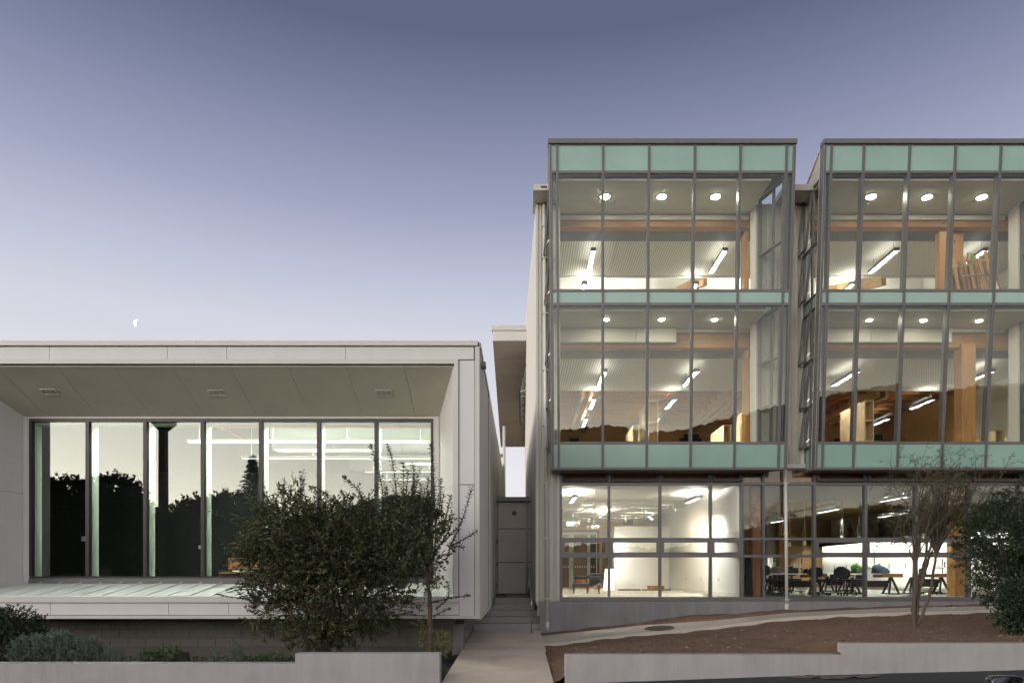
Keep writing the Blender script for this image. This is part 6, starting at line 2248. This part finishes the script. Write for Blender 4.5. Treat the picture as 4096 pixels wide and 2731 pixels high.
for k in range(800):
    p, d = rr.choice(twg)
    dd = (d + Vector((rr.gauss(0, .6), rr.gauss(0, .6), rr.gauss(-.1, .5)))).normalized()
    L_ = rr.uniform(.12, .36)
    e = p + dd * L_ + Vector((0, 0, -.06 * L_))
    md = p.lerp(e, .5) + Vector((0, 0, .03))
    m.tube([p, md, e], [.0032, .0022, .0012], 3, cap=False)
    if rr.random() < .78:
        for q_ in range(rr.randint(4, 9)):
            t_ = rr.random()
            c = md.lerp(e, t_) if rr.random() < .7 else p.lerp(md, t_)
            b_.append(tuple(c))
            d_.append(tuple(dd * .6 + Vector((rr.gauss(0, .55), rr.gauss(0, .55), rr.uniform(-.9, .3)))))
m.build("branches", "bark", bt)
n = len(b_)
rg = np.random.default_rng(78)
leaves("crown", np.array(b_), np.array(d_), rg.normal(size=(n, 3)) + np.array([0, -.5, .8]), rg.uniform(.05, .105, n), rg.uniform(.009, .015, n), "leaf_wattle", bt)

# ---- shrubs at the right edge
q = thing("dense_shrub", "tall dense dark shrub at the right edge beside the bare tree", "shrub", (PX(4040, 13.4), 13.4, .5))
rg = np.random.default_rng(51)
twiggy("crown", q, rg, [pxblob(4060, 2120, 190, 130, 13.4, .8), pxblob(4000, 2200, 150, 130, 13.4, .7), pxblob(4080, 2320, 160, 130, 13.4, .8), pxblob(3930, 2130, 90, 90, 13.4, .5), pxblob(4130, 2010, 130, 90, 13.4, .6), pxblob(3960, 2300, 60, 110, 13.4, .4), pxblob(3985, 2400, 45, 40, 13.4, .25), pxblob(4230, 2200, 180, 220, 13.4, .8)], 2900, 13, .16, .066, .020, "leaf_shrub", up=.2, shell=.5)
m = MB()
for k in range(7):
    b0 = P(4075 + rr.uniform(-20, 20), 2500, 13.4 + rr.uniform(-.1, .1))
    tip = P(rr.uniform(3930, 4200), rr.uniform(2050, 2250), 13.4 + rr.uniform(-.4, .4))
    pts = curve([b0, b0.lerp(tip, .5) + Vector((rr.uniform(-.1, .1), 0, -.05)), tip], 5, .01, rr)
    m.tube(pts, [.03 * (1 - i / len(pts)) + .006 for i in range(len(pts))], 6)
m.build("stem", "bark_dark", q)
q = thing("glossy_shrub", "bright glossy leafed shrub low at the right edge above the wall", "shrub", (PX(4085, 12.6), 12.6, .45))
rg = np.random.default_rng(52)
twiggy("crown", q, rg, [pxblob(4080, 2400, 70, 80, 12.6, .35), pxblob(4060, 2470, 60, 60, 12.6, .35), pxblob(4130, 2440, 80, 110, 12.6, .4), pxblob(4045, 2350, 35, 30, 12.6, .2)], 1000, 11, .10, .05, .028, "leaf_gloss", up=.4)
# ================================================================== what stands behind the photographer and shows in the glass
prof = [(-4, .06), (-1.6, .075), (-1.0, .09), (-.75, .10), (-.5, .092), (-.35, .09), (-.30, .096), (-.245, .117), (-.2, .127), (-.13, .122), (-.08, .085), (-.03, .058), (.06, .045), (.10, .049), (.135, .0533), (.17, .047), (.2, .043),
        (.25, .045), (.3, .059), (.364, .075), (.42, .087), (.5, .104), (.58, .115), (.65, .104), (.7, .112), (.85, .12), (1.1, .10), (1.8, .07), (4, .05)]
rh_ = random.Random(9)
HD = 420.0


def hillz(t_):
    for (a, za), (b, zb) in zip(prof, prof[1:]):
        if a <= t_ <= b:
            return za + (zb - za) * (t_ - a) / (b - a)
    return .05


ts = lin(-4, -1.2, 60) + lin(-1.19, 1.19, 900) + lin(1.2, 4, 60)
m = MB()
vs = []
for i, t_ in enumerate(ts):
    # tree tops along the ridge
    j = .0012 * math.sin(t_ * 210) + .0010 * math.sin(t_ * 513 + 1) + .0014 * (rh_.random() - .4)
    crest = EYE + HD * (hillz(t_) + j)
    vs += [(t_ * 240, -240, -3), (t_ * 340, -340, EYE + 340 * hillz(t_) * .62), (t_ * HD, -HD, crest), (t_ * (HD + 9), -HD - 9, crest - 3), (t_ * 700, -700, -3)]
fs = [(5 * i + k, 5 * i + k + 1, 5 * i + 5 + k + 1, 5 * i + 5 + k) for i in range(len(ts) - 1) for k in range(4)]
m.add(vs, fs, 0, False)
m.build("hills", "hill")["kind"] = "structure"

MD = -16.0                       # distance of the tree row across the road


def mir(x, y, Y=MD):
    """place whose mirror image shows at this pixel in the wide window"""
    k = (2 * WY - Y) / F_PX
    return Vector(((x - CX) * k, Y, EYE + (CY - y) * k))


rg = np.random.default_rng(61)
rows_t = [(285, 1925, 105, "broad dark tree reflected in the first pane of the wide window"), (455, 1915, 100, "round dark tree reflected in the second pane of the wide window"),
          (170, 1990, 90, "lower dark tree mirrored at the wide window's left edge"), (790, 2010, 90, "low dark tree reflected in the fourth pane of the wide window"),
          (930, 1985, 95, "dark tree reflected left of the conifer in the wide window"), (600, 2050, 90, "low dark tree reflected in the third pane of the wide window")]
for x, y, r_, lab in rows_t:
    top = mir(x, y)
    g_z = road_z(top.x)
    R_ = r_ * (2 * WY - MD) / F_PX
    q = thing("street_tree", lab, "tree", (top.x, MD, g_z - .4), "trees across the road")
    H = top.z - g_z
    bl = [(top.x, MD, top.z - R_ * .8, R_, R_, R_ * .8), (top.x - R_ * .5, MD, top.z - R_ * 1.5, R_ * .9, R_ * .9, R_ * .9), (top.x + R_ * .6, MD + .3, top.z - R_ * 1.6, R_ * .9, R_ * .9, R_ * .9), (top.x, MD, max(g_z + 1.6, top.z - R_ * 2.4), R_ * 1.2, R_, R_)]
    twiggy("crown", q, rg, bl, 2600, 10, .45, .26, .15, "leaf_far", up=.3)
    MB().tube([(top.x, MD, g_z - .4), (top.x + .1, MD, g_z + H * .4), (top.x, MD, g_z + H * .7)], [.2, .16, .08], 9).build("trunk", "bark_dark", q)
# conifer
top = mir(1010, 1815)
gz0 = road_z(top.x) - .4
q = thing("conifer", "tall pointed conifer reflected in the wide window beside the bush", "tree", (top.x, MD, gz0), None)
MB().tube([(top.x, MD, gz0), (top.x, MD, top.z)], [.22, .02], 9).build("trunk", "bark_dark", q)
b_, d_, l_ = [], [], []
rr = random.Random(66)
H = top.z - gz0
for k in range(150):
    t_ = k / 150.0
    z = top.z - .15 - t_ * H * .72
    rad = .08 + 2.7 * t_ ** 1.0 * (.8 + .3 * math.sin(k * 1.05))
    for s in range(10):
        a = rr.uniform(0, 6.283)
        for w in range(9):
            f_ = (w + 1) / 9
            p = (top.x + math.cos(a) * rad * f_, MD + math.sin(a) * rad * f_, z - .25 * rad * f_ + .12 * rad * f_ * f_)
            b_.append(p)
            d_.append((math.cos(a) + rr.gauss(0, .5), math.sin(a) + rr.gauss(0, .5), rr.uniform(-.5, .3)))
n = len(b_)
leaves("crown", np.array(b_), np.array(d_), rg.normal(size=(n, 3)), rg.uniform(.14, .26, n), rg.uniform(.04, .08, n), "leaf_far", q)
# lamp column with a flared head
pa = mir(653, 1746, -13.0)
kk = (2 * WY + 13.0) / F_PX
q = thing("lamp_column", "dark square column with flared head reflected in the third pane of the wide window", "column", (pa.x, -13, road_z(pa.x) - .45))


def taper(z0, w0, z1, w1, nm):
    MB().hexa([(pa.x - w0, -13 - w0, z0), (pa.x + w0, -13 - w0, z0), (pa.x + w0, -13 + w0, z0), (pa.x - w0, -13 + w0, z0), (pa.x - w1, -13 - w1, z1), (pa.x + w1, -13 - w1, z1), (pa.x + w1, -13 + w1, z1), (pa.x - w1, -13 + w1, z1)]).build(nm, "black", q, .01)


ztop = mir(653, 1722, -13).z
taper(road_z(pa.x) - .45, .24, ztop, .21, "shaft")
taper(ztop + .002, .23, ztop + .45, .56, "flare")
taper(ztop + .452, .58, ztop + .8, .58, "head")

# ================================================================== parked car at the lower right corner, only its folded mirror in view
MYc, MXc = 4.60, PX(4021, 4.60)
rz0 = road_z(MXc)
car = thing("parked_car", "parked dark car at the lower right corner, only its folded door mirror showing", "car", (MXc + .9, 3.68, rz0))
M["car_paint"] = plain("dark grey car paint", (0.035, 0.04, 0.042), .25, metal=.6, coat=1.0)
M["car_glass"] = plain("tinted car glass", (0.01, 0.012, 0.013), .05, coat=1.0)
M["rubber"] = plain("tyre rubber", (0.02, 0.02, 0.02), .85)
M["chrome"] = plain("chrome", (0.7, 0.7, 0.72), .12, metal=1.0)
M["mirror_glass"] = plain("mirror glass", (0.75, 0.78, 0.78), .03, metal=1.0)
M["lamp_lens"] = plain("clear lamp lens", (0.5, 0.5, 0.5), .08, coat=1.0)
cx0 = MXc - 1.35                      # nose of the car
cy0, cy1 = 2.83, 4.50


def cpt(x, z):
    return (cx0 + x, cy0, rz0 + z)


body = [(0.05, .22), (0.0, .45), (.06, .60), (.35, .70), (1.25, .82), (1.42, .84), (3.75, .84), (4.0, .80), (4.12, .62), (4.1, .25), (3.75, .2), (3.7, .36), (3.5, .52), (3.2, .54), (2.98, .38), (2.95, .2), (1.2, .2), (1.15, .38), (.95, .52), (.65, .52), (.45, .36), (.42, .2)]
MB().slab([cpt(*p) for p in body], (0, cy1 - cy0, 0)).build("body", "car_paint", car, .05, 3)
cab = [(1.30, .83), (1.95, 1.30), (2.25, 1.38), (3.15, 1.38), (3.55, 1.28), (4.0, .83)]
lo = [Vector((cx0 + x, cy0 + .06, rz0 + z)) for x, z in cab]
hi = [Vector((cx0 + x, cy1 - .06, rz0 + z)) for x, z in cab]
ins = [0, .12, .15, .15, .13, 0]
m = MB()
vs = [p + Vector((0, i_, 0)) for p, i_ in zip(lo, ins)] + [p - Vector((0, i_, 0)) for p, i_ in zip(hi, ins)]
m.add(vs, [tuple(range(6))[::-1], tuple(range(6, 12))] + [(k, k + 1, 7 + k, 6 + k) for k in range(5)])
m.build("cabin", "car_glass", car, .03, 2)
MB().slab([(cx0 + 1.98, cy0 + .2, rz0 + 1.325), (cx0 + 3.5, cy0 + .2, rz0 + 1.325), (cx0 + 3.5, cy1 - .2, rz0 + 1.325), (cx0 + 1.98, cy1 - .2, rz0 + 1.325)], (0, 0, .075)).build("roof", "car_paint", car, .03, 2)
for side, yy in ((0, cy0), (1, cy1)):
    s = -1 if side == 0 else 1
    for x in (.80, 3.34):
        w = part("wheel", car)
        c = (cx0 + x, yy - s * .10, rz0 + .30)
        MB().lathe([(.20, -.09), (.295, -.09), (.30, -.05), (.30, .05), (.295, .09), (.20, .09)], c, 26, axis="y").build("tyre", "rubber", w)
        MB().lathe([(.05, -.08), (.19, -.07), (.198, .0), (.19, .07), (.05, .08)], c, 20, axis="y").build("rim", "chrome", w)
    for xa, xb in ((1.45, 2.42), (2.44, 3.3)):
        d_o = MB().box(cx0 + xa, cx0 + xb, yy + s * .001 - .006, yy + s * .001 + .006, rz0 + .25, rz0 + .82).build("door", "car_paint", car, .004)
        MB().box(cx0 + xb - .2, cx0 + xb - .05, yy + s * .012, yy + s * .03, rz0 + .70, rz0 + .73).build("handle", "car_paint", d_o, .006)
    MB().box(cx0 + .02, cx0 + .30, yy - s * .30, yy - s * .02, rz0 + .50, rz0 + .64).build("headlight", "lamp_lens", car, .04, 2)
for yy, s in ((MYc, 1), (2.70, -1)):
    mr = part("door_mirror", car)
    zt_m = PZ(2698, MYc)
    zc_m = zt_m - .075
    hw, hh = .112, .075
    n = 28

    def ring(k_, off, f_):
        out = []
        for i in range(n):
            a = 2 * math.pi * i / n
            ex_ = 2.0 / 4.2
            out.append((MXc + math.copysign(abs(math.cos(a)) ** ex_, math.cos(a)) * hw * f_, yy + s * off, zc_m + math.copysign(abs(math.sin(a)) ** ex_, math.sin(a)) * hh * f_))
        return out
    rings = [ring(0, -.03, .86), ring(0, -.042, .92), ring(0, -.035, .98), ring(0, .0, 1.0), ring(0, .05, .93), ring(0, .085, .70), ring(0, .095, .35)]
    vs = [p for r_ in rings for p in r_]
    m = MB().add(vs, [(j * n + i, j * n + (i + 1) % n, (j + 1) * n + (i + 1) % n, (j + 1) * n + i) for j in range(len(rings) - 1) for i in range(n)] + [tuple(range((len(rings) - 1) * n, len(rings) * n))], 0, True)
    m.build("housing", "car_paint", mr)
    MB().add(ring(0, -.031, .865), [tuple(range(n))]).build("mirror_glass", "mirror_glass", mr)
    MB().bar((MXc + .10, yy, zc_m - .03), (MXc + .20, yy - s * .10, zc_m - .05), .05, .05).build("arm", "car_paint", mr)
MB().box(cx0 + .0, cx0 + .05, cy0 + .4, cy1 - .4, rz0 + .40, rz0 + .50).build("grille", "black", car, .01)

# ================================================================== the waning moon
MDs = 2400.0
mc = P(551.5, 1293.0, MDs)
Rm = 14.6 * MDs / F_PX
view = (mc - Vector((0, 0, EYE))).normalized()
rt_ = view.cross(Vector((0, 0, 1))).normalized()
upv = rt_.cross(view)
tl_ = R(-16)
ax_u = upv * math.cos(tl_) - rt_ * math.sin(tl_)
ax_r = rt_ * math.cos(tl_) + upv * math.sin(tl_)
m = MB()
na, nb = 20, 12
vs = []
for i in range(na + 1):
    th = math.pi * i / na
    for j in range(nb + 1):
        ph = R(-92 + 66 * j / nb)        # lit lune on the left limb
        vs.append(mc + (ax_u * math.cos(th) + ax_r * (math.sin(th) * math.sin(ph)) - view * (math.sin(th) * math.cos(ph))) * Rm)
m.add(vs, [(i * (nb + 1) + j, i * (nb + 1) + j + 1, (i + 1) * (nb + 1) + j + 1, (i + 1) * (nb + 1) + j) for i in range(na) for j in range(nb)], 0, True)
M["moon"] = emit("sunlit moon", (1, .99, .96), 1.15)
tag(m.build("moon", "moon"), "white crescent moon low in the dusk sky above the low building", "moon")
